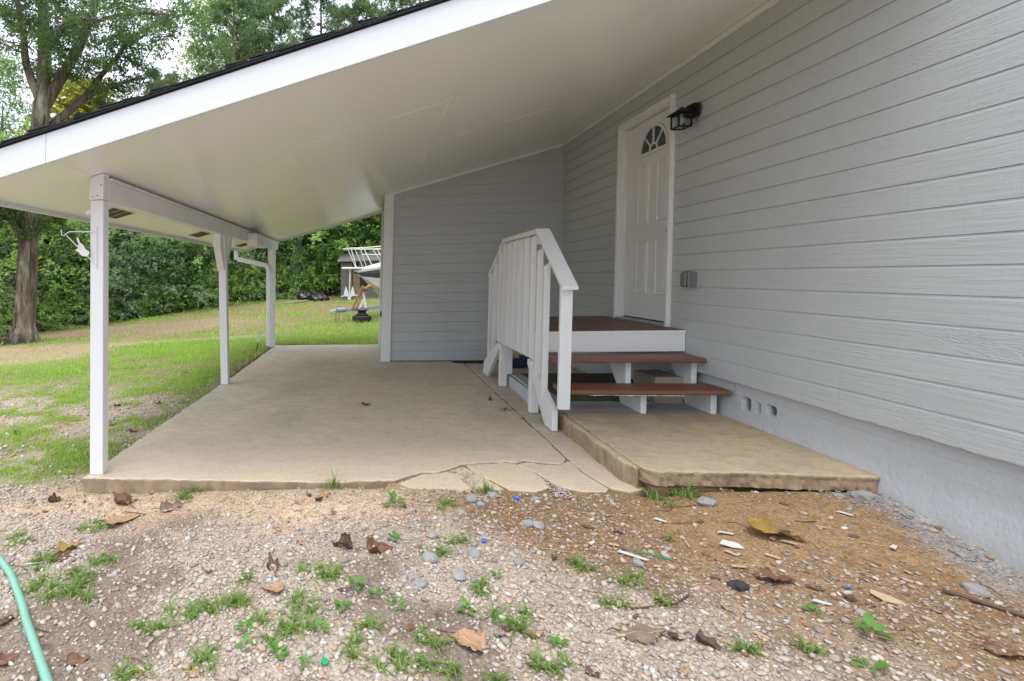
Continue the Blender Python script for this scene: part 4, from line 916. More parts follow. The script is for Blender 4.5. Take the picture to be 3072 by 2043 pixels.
MB(same).tube([(-.08,12.97,1.03),(.0,13.1,1.06),(.10,13.3,.98)], .028, 6).build('strap', 'strap_yellow', tr)
for x_ in (-.85,-.77): MB(same).tube([(x_,12.88,.40),(x_-.01,12.88,.05)], .011, 6).build('jack_rod', 'rust_orange', tr)
for y_ in (12.75, 14.65): MB(same).lathe((0,0,0), [(.14,-.09),(.28,-.09),(.32,-.05),(.32,.05),(.28,.09),(.14,.09)], 20, 'x').build('wheel', 'rubber_black', tr).data.transform(Matrix.Translation((3.2,y_,.5)) @ Matrix.Rotation(R(90),4,'Z'))
ty = MB(same).lathe((-.20,12.86,g(-.2,12.86)+.01), [(.10,0),(.21,.0),(.24,.03),(.24,.12),(.21,.15),(.10,.15),(.10,0)], 24).build('old_tyre', 'rubber_black', None, smooth=False)
tag(ty, 'old black tyre lying flat in the grass under the trailer tongue', 'tyre')
wh = MB(same).lathe((-.20,12.87,g(-.2,12.86)+.162), [(.001,0),(.15,0),(.16,.02),(.11,.05),(.10,.10),(.15,.125),(.15,.135),(.001,.135)], 20).build('wheel_rim', 'rubber_black', None)
tag(wh, 'dark wheel rim stacked on the old tyre under the trailer', 'wheel')
# shed
shd = empty('wooden_shed', (.6,19.5,g(.6,19.5)), 'weathered grey plank shed behind the boat', 'shed')
for i in range(15):
    x0 = -1.08+i*.22
    if 2 <= i <= 2: continue
    MB(same).box(x0, x0+.212, 19.0+random.uniform(0,.012), 19.03, .2, 1.80+ (0 if i < 2 else .05)).build('plank', 'shed_wood' if i not in (3,) else 'shed_brown', shd)
for i in range(10): MB(same).box(-1.08, -1.05, 19.04+i*.2, 19.04+i*.2+.19, .2, 1.85+i*.03).build('plank', 'shed_wood', shd)
MB(same).box(-1.03,2.2,19.06,21,.2,1.8).build('inner_wall', 'dark_gap', shd)
MB(same).hexa([(-1.2,18.85,1.82),(2.4,18.85,1.9),(2.4,21.2,2.35),(-1.2,21.2,2.2),(-1.2,18.85,1.86),(2.4,18.85,1.95),(2.4,21.2,2.41),(-1.2,21.2,2.26)]).build('roof', 'shed_roof', shd)
MB(same).box(-.36,-.02,18.985,18.998,.95,1.5).build('door', 'dark_gap', shd); MB(same).box(-.62,-.38,18.97,18.998,.3,1.55).build('door_board', 'shed_brown', shd)
def lump(name, c, r, mat, seed, lab, cat, grp=None):
    rs = np.random.default_rng(seed); b = bmesh.new(); bmesh.ops.create_icosphere(b, subdivisions=3, radius=1)
    for v in b.verts:
        n_ = .75+.5*float(vnoise(np.array([v.co.x*2+seed]), np.array([v.co.y*2+v.co.z*1.7]), 1.5, 3, seed)[0])
        v.co = Vector((v.co.x*r[0]*n_, v.co.y*r[1]*n_, max(-.35, v.co.z*n_)*r[2]))
    me = bpy.data.meshes.new(name); b.to_mesh(me); b.free(); me.materials.append(MATS[mat])
    o = bpy.data.objects.new(name, me); COL.objects.link(o); o.location = c; return tag(o, lab, cat, grp)
lump('rubbish_bag', (-2.45,19.4,g(-2.45,19.4)+.14), (.34,.28,.26), 'bag_black', 3, 'taller of two black rubbish bags below the ivy covered trunk', 'bag', 'black bags in the yard')
lump('rubbish_bag', (-1.95,19.3,g(-1.95,19.3)+.10), (.42,.26,.20), 'bag_black', 5, 'flatter black rubbish bag nearer the shed', 'bag', 'black bags in the yard')
lump('dark_bundle', (-10.1,16.6,g(-10.1,16.6)+.08), (.32,.2,.14), 'bag_black', 8, 'small black bundle on the grass left of the near post', 'bundle')
o = MB(same).tube([(-3.1,18.4,g(-3.1,18.4)+.05),(-2.3,18.6,g(-2.3,18.6)+.06)], [.05,.04], 8).build('log', 'log_grey'); tag(o, 'pale grey log lying in front of the black bags', 'log')
o = MB(same).tube([(-10.1,15.9,g(-10.1,15.9)+.04),(-9.6,16.1,g(-9.6,16.1)+.05)], [.045,.03], 7).build('branch', 'log_grey'); tag(o, 'short pale branch on the grass below the black bundle', 'branch')
# ------------------------------------------------------------------ ground zones (what lies on the surface, not light)
def zones(x, y):
    n1 = vnoise(x, y, 2.2, 4, 41); n2 = vnoise(x, y, 5.5, 4, 43); n3 = vnoise(x, y, .8, 4, 47)
    front = sstep(3.7, 3.0, y + np.clip(-1.9-x, 0, 3)*.25)
    orange = sstep(.35, 1.35, x + (y-2.2)*1.1 + (n1-.5)*1.1 - .35)
    sand = sstep(.62, .22, (3.18-y) + (n1-.5)*.5 + np.clip(x-.1, 0, 2)*.6)*sstep(-2.7, -2.0, x)
    smooth = sstep(1.2, 1.65, x)*sstep(2.25, 2.60, y + (n1-.5)*.5 + np.clip(x-2.0,0,1)*.45)
    dust = sstep(2.42, 2.72, x + (n2-.5)*.25)
    damp = sstep(.57, .70, vnoise(x, y, 1.7, 4, 53))
    band = 1.25*np.exp(-((y - (13.6 + .16*(x+8)))/1.7)**2)*sstep(-1.5, -5.5, x) + .8*np.exp(-((y-(10.1+.26*(x+6)))/.30)**2)*sstep(-1.5,-3.0,x)*sstep(-8,-5,x) + 1.3*sstep(-4.3,-6.3,x)*np.exp(-((y-9.4)/1.5)**2)
    band = np.clip(band*(.45+1.1*n3), 0, 1) + np.exp(-((y-20.5)/.9)**2)*sstep(-7,-4,x)*.9
    lawn = 1-front
    return front, orange, sand, smooth, dust, damp, np.clip(band,0,1), lawn, n1, n2, n3
def lawn_density(x, y):
    front, orange, sand, smooth, dust, damp, band, lawn, n1, n2, n3 = zones(x, y)
    bare = sstep(.60, .70, vnoise(x, y, 1.3, 4, 91))*sstep(12, 8, y); worn = .55+.45*sstep(.35, .6, vnoise(x, y, 4.2, 3, 93))
    patch = sstep(.41, .52, .6*n1+.4*n2); near = sstep(8.0, 5.2, y)*sstep(-1.0,-1.9,x)
    d = lawn*(1-near) + lawn*near*patch
    d *= (1-.85*bare)*worn
    d *= 1-.95*np.clip(band*1.3,0,1)
    far = sstep(10.2, 12.0, y-.25*(x+4)); d *= 1-far*(.35+.6*sstep(.42,.60,n1*.5+n3*.5))
    edge = sstep(-1.90,-2.25,x + (n2-.5)*.5); d *= np.where(y < 9.7, np.where(x > -2.6, .25+.75*edge, 1), 1)
    slab_in = (x > -1.86) & (y > 3.1) & (y < 9.80); d = np.where(slab_in, 0, d)
    return d*np.where(front > .4, 0, 1)
fr_, or_, sa_, sm_, du_, da_, ba_, la_, n1_, n2_, n3_ = zones(GX, GY)
def lerp(a, b, t): return a + (np.array(b)-a)*t[...,None]
col = np.zeros(GX.shape+(3,)) + np.array((.45,.375,.305))
col = lerp(col, (.19,.145,.11), da_*.8); col = lerp(col, (.27,.165,.085), or_*.85); col = lerp(col, (.58,.43,.30), sa_*.9); col = lerp(col, (.35,.225,.12), sm_*.8); col = lerp(col, (.42,.42,.42), du_*.75)
lc = np.zeros_like(col) + np.array((.25,.20,.11)); lc = lerp(lc, (.20,.24,.065), sstep(.40,.60,n1_)); lc = lerp(lc, (.27,.19,.11), sstep(10.2,12.0,GY-.25*(GX+4))*sstep(.42,.60,n1_*.5+n3_*.5)*.8); lc = lerp(lc, (.40,.29,.185), np.clip(ba_*1.3,0,1)*.9)
near = sstep(7.2,4.8,GY)*sstep(-1.0,-1.8,GX); lc = lerp(lc, (.42,.35,.27), near*sstep(.55,.42,.6*n1_+.4*n2_)*.9)
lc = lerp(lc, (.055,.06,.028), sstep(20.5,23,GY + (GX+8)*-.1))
col = lerp(col, (0,0,0), np.zeros(GX.shape)); col = col*(1-la_[...,None]) + lc*la_[...,None]
ca = ground.data.color_attributes.new('surface', 'FLOAT_COLOR', 'POINT')
ca.data.foreach_set('color', np.concatenate([col.reshape(-1,3), np.ones((GX.size,1))],1).astype(np.float32).ravel())
k = NB('ground_soil'); at_ = k.n.new('ShaderNodeAttribute'); at_.attribute_name = 'surface'; b0 = at_.outputs['Color']
f1 = k.noise(55, 5, .75); f2 = k.noise(9, 5, .7); vcx = k.xyz(k.voronoi(95, out='Color'))[0]; vc = k.ramp(vcx, [(0.0,.25),(1.0,.78)]); vd = k.voronoi(95)
c = k.mix(k.ramp(f2, [(.30,.55),(.62,0.0)]), b0, k.mix(1.0, b0, (.55,.50,.45), 'MULTIPLY'))
c = k.mix(k.ramp(f1, [(.55,0.0),(.75,.5)]), c, k.mix(1.0, c, (1.5,1.45,1.4), 'MULTIPLY'))
c = k.mix(.55, c, k.mix(1.0, c, vc, 'OVERLAY'))
sp = k.voronoi(150); c = k.mix(k.ramp(sp, [(.10,.55),(.22,0.0)]), c, k.mix(1.0, c, (1.6,1.6,1.6), 'MULTIPLY'))
h = k.math('ADD', k.math('MULTIPLY', f1, 1.0), k.math('MULTIPLY', vd, -.7))
k.done(c, .95, k.bump(h, .75, .012), .2); ground.data.materials.append(MATS['ground_soil'])

# ------------------------------------------------------------------ loose stone
def m_stone(name, cols):
    k = NB(name); r = k.island(); n = k.noise(70, 3, .6)
    c = k.ramp(r, [(i/(len(cols)-1), q) for i, q in enumerate(cols)])
    k.done(k.mix(k.ramp(n, [(.4,.25),(.65,0.0)]), c, k.mix(1.0, c, (.6,.56,.52), 'MULTIPLY')), .85, k.bump(n, .3, .004), .25)
m_stone('gravel_stone', [(.24,.215,.195),(.40,.345,.30),(.52,.40,.30),(.33,.295,.265),(.57,.49,.415),(.42,.365,.33),(.45,.31,.21),(.66,.61,.55),(.30,.255,.22),(.52,.44,.375)])
m_stone('chip_mix', [(.16,.085,.045),(.34,.19,.095),(.28,.25,.22),(.40,.25,.13),(.50,.44,.37),(.24,.14,.08),(.34,.31,.28),(.44,.33,.21)])
t_ = (1+5**.5)/2
ICO_V = np.array([(-1,t_,0),(1,t_,0),(-1,-t_,0),(1,-t_,0),(0,-1,t_),(0,1,t_),(0,-1,-t_),(0,1,-t_),(t_,0,-1),(t_,0,1),(-t_,0,-1),(-t_,0,1)],float)/np.sqrt(1+t_*t_)
ICO_F = np.array([(0,11,5),(0,5,1),(0,1,7),(0,7,10),(0,10,11),(1,5,9),(5,11,4),(11,10,2),(10,7,6),(7,1,8),(3,9,4),(3,4,2),(3,2,6),(3,6,8),(3,8,9),(4,9,5),(2,4,11),(6,2,10),(8,6,7),(9,8,1)])
def stones(x, y, rad, rs, flat=.6, sink=.25):
    n = len(x); v = ICO_V[None]*(1+(rs.random((n,12,1))-.5)*.55)
    s = np.stack([rad*(.8+.5*rs.random(n)), rad*(.6+.4*rs.random(n)), rad*flat*(.6+.6*rs.random(n))],1); v = v*s[:,None]
    a = rs.random(n)*2*np.pi; ca_, sa2 = np.cos(a), np.sin(a); tl_ = rs.normal(size=n)*.35
    X = v[...,0]*ca_[:,None]-v[...,1]*sa2[:,None]; Y = v[...,0]*sa2[:,None]+v[...,1]*ca_[:,None]; Z = v[...,2]+X*tl_[:,None]*.6
    P = np.stack([X+x[:,None], Y+y[:,None], Z+(G(x,y)+rad*flat*(1-sink*2)*.8)[:,None]],-1).reshape(-1,3)
    return P, (ICO_F[None]+12*np.arange(n)[:,None,None]).reshape(-1,3)
rs = np.random.default_rng(5)
N = 150000; x = rs.uniform(-2.9,2.76,N); y = rs.uniform(1.42,3.28,N)
f, o_, sa, sm, du, da, *_ = zones(x, y)
gd = np.clip((1-.80*o_)*(1-.88*sa)*(1-.9*sm)*(1-.72*da*(1-o_)), 0, 1)
keep = rs.random(N) < gd*.44
slabf = (y > 3.17) & (x > -1.9); keep &= ~slabf
xs_, ys2 = x[keep], y[keep]; rad = np.clip(rs.lognormal(np.log(.0058),.50,len(xs_)), .0025, .018)
V, Fq = stones(xs_, ys2, rad, rs); tag(np_mesh('gravel', V, Fq, 'gravel_stone'), 'loose grey and cream gravel in front of the slab', 'gravel', kind='stuff')
cd_ = np.clip((o_*.75+.25*sa*.5)*(1-.90*sm), 0, 1); keep = (rs.random(N) < cd_*.26) & ~slabf
xs_, ys2 = x[keep], y[keep]; rad = np.clip(rs.lognormal(np.log(.0055),.48,len(xs_)), .0025, .018)
V, Fq = stones(xs_, ys2, rad, rs, .4, .2); tag(np_mesh('bark_chips', V, Fq, 'chip_mix'), 'orange brown chips and grit on the soil by the house', 'chips', kind='stuff')
# pale gravel showing through the lawn left of the slab, and grit in the slab cracks
N = 26000; x = rs.uniform(-6.5,-1.9,N); y = rs.uniform(3.0,7.2,N); d = lawn_density(x, y)
keep = (rs.random(N) < .42*(1-d)*sstep(7.2,5.0,y)); x, y = x[keep], y[keep]
V, Fq = stones(x, y, np.clip(rs.lognormal(np.log(.010),.35,len(x)), .005,.022), rs); tag(np_mesh('lawn_gravel', V, Fq, 'gravel_stone'), 'pale gravel among sparse grass left of the slab', 'gravel', kind='stuff')
cp_ = np.array([(a+(b-a)*t) for a, b in zip(np.array(CR[:-1]), np.array(CR[1:])) for t in rs.random(26)] + [np.array(p) for p in zip(rs.uniform(.58,.66,150), rs.uniform(3.12,3.45,150))] + [np.array(p) for p in zip(rs.uniform(1.07,1.17,420), rs.uniform(3.12,3.50,420))])
x, y = cp_[:,0]+rs.normal(size=len(cp_))*.012, cp_[:,1]+rs.normal(size=len(cp_))*.012-.012
P, Fq = stones(x, y, rs.uniform(.003,.009,len(x)), rs); P[:,2] += np.repeat(KZ*x-.012 - G(x,y), 12)
tag(np_mesh('crack_grit', P, Fq, 'gravel_stone'), 'grit and small stones in the cracks of the slab', 'grit', kind='stuff')
# crumbs of paint and mortar at the foot of the house wall
N = 1300; y = rs.uniform(1.7,3.2,N); x = 2.74-np.abs(rs.normal(size=N))*.13 - .05
V, Fq = stones(x, y, np.clip(rs.lognormal(np.log(.006),.5,N), .003,.02), rs, .35); tag(np_mesh('mortar_crumbs', V, Fq, 'rubble_grey'), 'grey mortar crumbs along the foot of the foundation', 'crumbs', kind='stuff')

# ------------------------------------------------------------------ lawn grass
def blades(x, y, z, L, wd, rs, lean=.6):
    n = len(x); a = rs.random(n)*2*np.pi; dx, dy = np.cos(a), np.sin(a); l = lean*(.3+rs.random(n))
    px, py = -dy*wd*.5, dx*wd*.5
    def ring(t, ww):
        r = L*t*t*l; h = L*t*np.sqrt(np.clip(1-(l*t)**2*.6,.1,1)); c = np.stack([x+dx*r, y+dy*r, z+h],1); o = np.stack([px*ww,py*ww,px*0],1); return c-o, c+o
    a0,b0 = ring(0,1); a1,b1 = ring(.55,.9); a2,b2 = ring(1.0,.12)
    V = np.stack([a0,b0,a1,b1,a2,b2],1).reshape(-1,3); I = 6*np.arange(n)[:,None]
    return V, np.concatenate([I+np.array([0,1,3,2]), I+np.array([2,3,5,4])])
parts = []; off = 0
for (xa,xb,ya,yb,N,L,wd) in ((-5.6,-1.88,3.1,7.0,64000,.045,.0055),(-9,1.6,7.0,11.0,95000,.060,.008),(-15,2.2,11.0,21.5,100000,.075,.015)):
    x = rs.uniform(xa,xb,N); y = rs.uniform(ya,yb,N); d = lawn_density(x, y)
    if yb < 8: d = d*(.25+.75*(vnoise(x,y,16,2,77) > .45))
    k_ = rs.random(N) < d; x, y = x[k_], y[k_]
    k_ = ~((x > .15) & (y < 9.8)); x, y = x[k_], y[k_]
    V, Fq = blades(x, y, G(x,y)-.004, L*(.5+rs.random(len(x))), wd*(.7+.6*rs.random(len(x))), rs, .75)
    parts.append((V, Fq+off)); off += len(V)
gr = np_mesh('grass', np.concatenate([p[0] for p in parts]), np.concatenate([p[1] for p in parts]), 'grass_blade'); tag(gr, 'short bright green lawn grass left of and behind the carport', 'grass', kind='stuff')

# ------------------------------------------------------------------ where a small thing lies, told by the nearest thing one can find
MARKS = [('the green hose',-1.5,2.04),('the large grass patch by the hose',-1.37,2.19),('the flat tan leaf',-1.41,2.79),('the near post foot',-1.8,3.2),('the dark upright leaf',-.46,2.36),('the spotted brown leaf',.05,2.52),('the green bottle cap',-.16,1.8),('the orange brown veined leaf',.35,1.93),('the blue cap',.56,2.62),('the rounded grey stone',.68,2.45),('the broken slab pieces',.8,3.2),('the big grey brown leaf',1.01,2.04),('the black asphalt lump',1.54,2.35),('the white board flake',1.7,2.65),('the largest yellowing leaf',1.93,2.7),('the pad front edge',2.1,3.15),('the tan paper scrap',2.04,2.3),('the long dark stick',2.4,2.22),('the foot of the house wall',2.72,2.7),('the largest broad leaved weed',1.81,2.1),('the tan curled leaf',.62,2.0),('the upright grey stone',.22,2.26)]
SEEN = {}
def where(x, y, what):
    nm, mx_, my_ = min(MARKS, key=lambda q: (q[1]-x)**2+((q[2]-y)*1.3)**2); dx, dy = x-mx_, y-my_
    d = ('right of' if dx > 0 else 'left of') if abs(dx) > abs(dy)*1.2 else ('behind' if dy > 0 else 'in front of')
    far = 'just ' if math.hypot(dx,dy) < .16 else ''
    base = f'{what} {far}{d} {nm}'; n = SEEN.get(base, 0); SEEN[base] = n+1
    n = SEEN.get((what, d, nm), 0); SEEN[(what, d, nm)] = n+1
    return base if n == 0 else f'{what} {("second","third","fourth","fifth","sixth","seventh","eighth")[min(n-1,6)]} one {d} {nm}'
# ------------------------------------------------------------------ weeds
def tuft(x, y, size, i):
    rs = np.random.default_rng(100+i); wide = size > .12; n = int(np.clip(size*1000*(1+(size > .2)), 30, 480)); nc = 3+int(size*28); ca2 = rs.random(nc)*6.283; cr = size*.62*np.sqrt(rs.random(nc)); ci = rs.integers(0,nc,n)
    r = np.abs(rs.normal(size=n))*size*.13; a = rs.random(n)*6.283; tx, ty = cr[ci]*np.cos(ca2[ci])*1.25+r*np.cos(a), cr[ci]*np.sin(ca2[ci])*.85+r*np.sin(a)
    V, Fq = blades(tx, ty, G(x+tx,y+ty)-g(x,y)-.004, (.018+.048*rs.random(n)**1.6)*(1.0 if not wide else 1.1), .0065*(.5+.9*rs.random(n)), rs, 1.5)
    o = np_mesh('grass_tuft', V, Fq, 'weed_green'); o.location = (x, y, g(x,y)); return o
TU = [(-1.55,2.72,.111,'below the flat tan leaf'),(-1.93,2.59,.108,'at the left edge above the hose'),(-1.37,2.19,.22,'largest patch, just right of the green hose'),(-1.66,2.35,.13,'crossed by the green hose'),(-1.15,3.12,.138,'beside a brown leaf at the slab front'),(1.71,3.13,.172,'growing under the broken pad edge'),(-.22,2.3,.148,'bright clump below the dark curled leaf'),(-.51,2.11,.092,'left of the tan fallen leaf'),(-.61,2.08,.073,None),(-.26,2.01,.13,'in the thick weeds at lower centre'),(-.29,2.13,.08,None),(-.33,1.91,.07,None),(-.74,2.04,.126,'leftmost of the lower centre weeds'),(-.87,1.93,.086,None),(.57,2.06,.126,'bright clump above the tan curled leaf'),(.63,1.87,.091,None),(.31,2.51,.084,None),(1.12,2.35,.084,None),(.94,2.43,.068,None),(.46,2.26,.074,None),(.07,1.83,.092,None),(-.58,1.79,.095,None),(-.08,1.87,.079,None),(.41,2.95,.073,None),(-.85,1.73,.093,None),(.98,2.19,.061,None),(1.29,1.98,.061,None),(1.16,2.22,.044,None),(1.56,2.0,.046,None),(.21,1.92,.064,None),(.01,1.98,.05,None),(.45,2.62,.065,None),(-.57,2.27,.05,None),(-1.29,2.39,.086,None),(.24,1.81,.075,None),(-.45,2.0,.05,None),(.4,1.75,.06,None)]
for i, (x, y, s, lb) in enumerate(TU):
    tag(tuft(x, y, s, i), ('green grass tuft ' + lb) if lb else where(x, y, 'small green grass tuft'), 'weed', 'grass tufts in the gravel')
def tall_weed(x, y, z, h, seed, lab):
    rs = np.random.default_rng(seed); root = empty('tall_weed', (x,y,z), lab, 'weed', 'grass tufts in the gravel')
    for j in range(7):
        a = rs.random()*6.28; L = h*(.5+.6*rs.random()); m = MB(same); n = 5
        for t in range(n+1):
            f = t/n; r = L*.75*f*f*(.4+.5*rs.random()**2 if False else .6); zz = L*f*(1-.35*f*f); ww = .0045*(1-f*.9)*(1 if f else .5)
            c = Vector((r*math.cos(a), r*math.sin(a), zz)); p = Vector((-math.sin(a), math.cos(a), 0))*ww; m.v += [tuple(c-p), tuple(c+p)]
        for t in range(n): m.f.append((2*t,2*t+1,2*t+3,2*t+2))
        o = m.build('blade', 'weed_green', None, fix=False); o.parent = root
    V, Fq = blades(rs.normal(size=40)*.03, rs.normal(size=40)*.02, np.zeros(40), .03+.05*rs.random(40), np.full(40,.005), rs, .9)
    o = np_mesh('base_blades', V, Fq, 'weed_green'); o.parent = root
tall_weed(-.22,3.17,g(-.22,3.17),.17,1,'tall thin weed at the front edge of the slab'); tall_weed(.68,3.13,g(.68,3.13),.17,2,'tall weed growing between the broken slab pieces'); tall_weed(1.78,3.12,g(1.78,3.12),.18,3,'long arching grass blades under the pad edge')
# plantain rosettes: one leaf mesh shared by every leaf
m = MB(same); prof = [(0,.003),(.25,.006),(.42,.22),(.62,.34),(.82,.24),(.95,.10),(1.0,.01)]
for t, wv in prof:
    h_ = .32*t-.30*t*t
    m.v += [(t,-wv*.62,h_+.05*wv),(t,0,h_),(t,wv*.62,h_+.05*wv)]
for i in range(len(prof)-1):
    for j in range(2): m.f.append((i*3+j, i*3+j+1, i*3+j+4, i*3+j+3))
lp = m.build('leaf', 'plantain_green', None, smooth=True, fix=False); lp_used = False
PL = [(.14,2.96,.124,'by grey rubble below the slab crack'),(.12,2.61,.088,'beside the brown leaf'),(.12,2.11,.088,'right one of the pair near the centre bottom'),(.02,2.17,.073,'left one of the pair near the centre bottom'),(.38,2.1,.087,'standing alone in the centre gravel'),(-.11,2.09,.08,None),(-.19,1.97,.076,None),(-.49,1.95,.076,None),(-.46,1.86,.081,None),(-.33,1.84,.071,None),(-.23,1.8,.062,None),(.68,1.95,.071,None),(1.45,2.7,.059,'on the bare dirt below the pad'),(1.81,2.1,.119,'largest, on orange soil at lower right'),(1.67,1.94,.095,'at the bottom edge on orange soil'),(1.70,2.2,.084,'on orange soil above the largest one'),(.56,2.33,.057,None),(-.06,2.23,.085,'between the grass clump and the curled leaf'),(.49,2.04,.05,None)]
for i, (x, y, s, lb) in enumerate(PL):
    rs_ = random.Random(i); root = empty('broadleaf_weed', (x,y,g(x,y)+.004), ('broad leaved weed ' + lb) if lb else where(x, y, 'small broad leaved weed'), 'weed', 'broad leaved weeds')
    n = rs_.randint(6,9)
    for j in range(n):
        if not lp_used: o = lp; lp_used = True
        else: o = lp.copy(); COL.objects.link(o)
        o.parent = root; q = s*.62*rs_.uniform(.65,1.1); o.scale = (q, q*rs_.uniform(.85,1.25), q*rs_.uniform(.8,1.7)); o.rotation_euler = (rs_.uniform(-.3,.3), -rs_.uniform(.0,.75), j*6.283/n+rs_.uniform(-.4,.4))

# ------------------------------------------------------------------ fallen leaves
def m_dead(name, a, b, c):
    k = NB(name); x, y, z = k.xyz(k.co.outputs['Generated'])
    n = k.noise(9, 5, .7); base = k.mix(k.ramp(n, [(.35,0.0),(.65,1.0)]), a, b)
    base = k.mix(k.ramp(k.noise(40, 3, .8), [(.58,0.0),(.68,.8)]), base, c)
    vein = k.ramp(k.math('ABSOLUTE', k.math('SUBTRACT', y, .5)), [(.008,.7),(.025,0.0)])
    base = k.mix(vein, base, tuple(q*1.7 for q in b)); k.done(base, .65, k.bump(n, .5, .004), .35)
m_dead('dead_brown', (.115,.056,.03), (.20,.105,.058), (.05,.03,.02)); m_dead('dead_dark', (.075,.042,.032), (.14,.075,.05), (.03,.02,.018)); m_dead('dead_tan', (.33,.19,.10), (.42,.27,.15), (.22,.12,.06)); m_dead('dead_grey', (.18,.125,.085), (.25,.185,.13), (.10,.07,.05)); m_dead('dead_yellow', (.26,.135,.04), (.34,.26,.06), (.16,.08,.03))
def dead_leaf(x, y, size, mat, rz, curl, lab, seed, z=None, grp='fallen leaves', asp=.72, tip=.5):
    rs = np.random.default_rng(seed); m = MB(same); nx, ny = 14, 9
    for i in range(nx+1):
        t = i/nx; wv = max(.02, (math.sin(math.pi*t**tip)**.8))*asp*.5*(1+.16*math.sin(11*t+seed)+.09*rs.normal())
        for j in range(ny+1):
            s = (j/ny-.5)*2; X = (t-.5)+.03*math.cos(3*s); Y = s*wv
            nz2 = float(vnoise(np.array([X*2.2+seed]), np.array([Y*2.2]), 1.6, 3, seed)[0])-.5
            Z = curl*(.42*Y*Y*2.2 + .16*(t-.5)**2*2 + .42*nz2) + .08*curl*max(0,t-.6)
            Yc = Y*(1-.35*curl*abs(s)); m.v.append((X*size*(1-.1*curl), Yc*size, Z*size))
    for i in range(nx):
        for j in range(ny): m.f.append((i*(ny+1)+j, i*(ny+1)+j+1, (i+1)*(ny+1)+j+1, (i+1)*(ny+1)+j))
    root = empty('fallen_leaf', (x, y, (g(x,y) if z is None else z)+.006), lab, 'leaf', grp, rz)
    o = m.build('blade', mat, None, smooth=True, fix=False); o.parent = root; o.rotation_euler = (rs.normal()*.12, rs.normal()*.12-.05, 0)
    st2 = MB(same).tube([(-.5*size,0,.006),(-.66*size,.03*size,.012),(-.80*size,.02*size,.004)], .0016+size*.006, 5).build('stem', 'twig_brown', None, fix=False); st2.parent = root
DL = [(-1.55,3.03,.19,'dead_brown',2.6,1.3,'large crumpled brown leaf right of the near post foot'),(-1.17,2.92,.145,'dead_grey',.4,1.1,'crumpled brown leaf beside the grass at the slab front'),(-1.41,2.79,.19,'dead_tan',.5,.25,'flat pale tan leaf below the near post'),(-2.02,3.08,.11,'dead_dark',.2,1.5,'dark curled leaf left of the slab corner'),(-1.55,2.5,.136,'dead_yellow',.5,1.0,'curled leaf half black half yellow above the grass patch'),(-1.54,2.42,.12,'dead_dark',.2,.3,'flat dark leaf under the half yellow one'),(-.46,2.36,.12,'dead_dark',2.0,1.5,'dark upright curled leaf in the middle gravel'),(-.14,2.53,.13,'dead_dark',2.8,1.6,'dark folded leaf left of a spotted brown one'),(.05,2.52,.14,'dead_brown',.2,1.0,'spotted brown leaf beside a broad leaved weed'),(-.43,2.19,.11,'dead_tan',2.9,.35,'flat tan leaf above the lower centre weeds'),(.35,1.93,.14,'dead_tan',2.7,.8,'orange brown veined leaf at lower centre'),(1.01,2.04,.16,'dead_grey',.1,.4,'big flat grey brown leaf at lower right'),(1.93,2.7,.22,'dead_yellow',-.55,1.0,'largest leaf, brown turning yellow, on the bare dirt'),(-1.06,1.75,.085,'dead_brown',.4,.8,'brown leaf right of the hose at the bottom'),(-1.50,1.95,.08,'dead_dark',1.2,.8,'dark leaf left of the hose'),(-1.33,1.74,.075,'dead_brown',.9,.6,'brown leaf in the bottom left corner'),(.62,2.0,.08,'dead_tan',.5,1.3,'small tan curled leaf by the bright grass clump'),(1.21,1.99,.095,'dead_dark',-.7,1.2,'long dark red curled leaf at lower right'),(1.11,2.02,.06,'dead_dark',-.2,1.2,'small dark leaf touching the big grey brown one'),(1.71,2.4,.14,'dead_brown',-.3,.9,'shredded brown leaf on the orange soil'),(2.17,2.03,.12,'dead_brown',-.2,.7,'brown leaf near the lower right corner')]
for i, (x, y, s, mt, rz, cu, lb) in enumerate(DL): dead_leaf(x, y, s*1.05, mt, rz, cu, lb, i+3, asp=.85)
for i, (x, y, s) in enumerate(((-.33,2.55,.05),(.27,2.07,.045),(.48,1.97,.05),(-.29,3.03,.09),(-.36,3.05,.06),(.52,2.01,.05),(-.05,2.0,.06),(-.75,2.3,.04),(.85,2.5,.05),(1.4,2.2,.05),(1.25,2.75,.06),(1.9,2.3,.06),(-.62,1.72,.06),(.15,1.98,.045),(.75,1.83,.06),(1.05,1.86,.05),(.55,1.86,.05),(-.12,2.2,.05))):
    dead_leaf(x, y, s, ('dead_tan','dead_brown','dead_dark')[i % 3], i*1.3, .9, where(x, y, 'small brown leaf scrap'), 60+i, None, 'leaf scraps')
LLB = ['brown leaf by the slab edge behind the near post','brown leaf on the lawn left of the middle post','dark leaf nearest the near post on its right','dark leaf on the dirt before the middle post','brown leaf in the greener lawn behind the near post','dark leaf left of the near post','brown leaf in the green lawn by the middle post','dark leaf farthest left in the sparse grass','brown leaf beside the slab corner behind the near post']
for i, (x, y, s) in enumerate(((-2.1,4.35,.11),(-2.72,5.24,.12),(-2.45,4.6,.13),(-2.3,5.3,.1),(-3.6,6.2,.1),(-3.2,4.3,.12),(-2.6,7.0,.09),(-4.2,5.2,.11),(-2.2,3.8,.12))):
    dead_leaf(x, y, s, ('dead_brown','dead_dark')[i % 2], i*1.1, 1.0, LLB[i], 90+i, None, 'leaves on the lawn')
def sz(x, y, zb=ZS): return zb+KZ*x+EYE
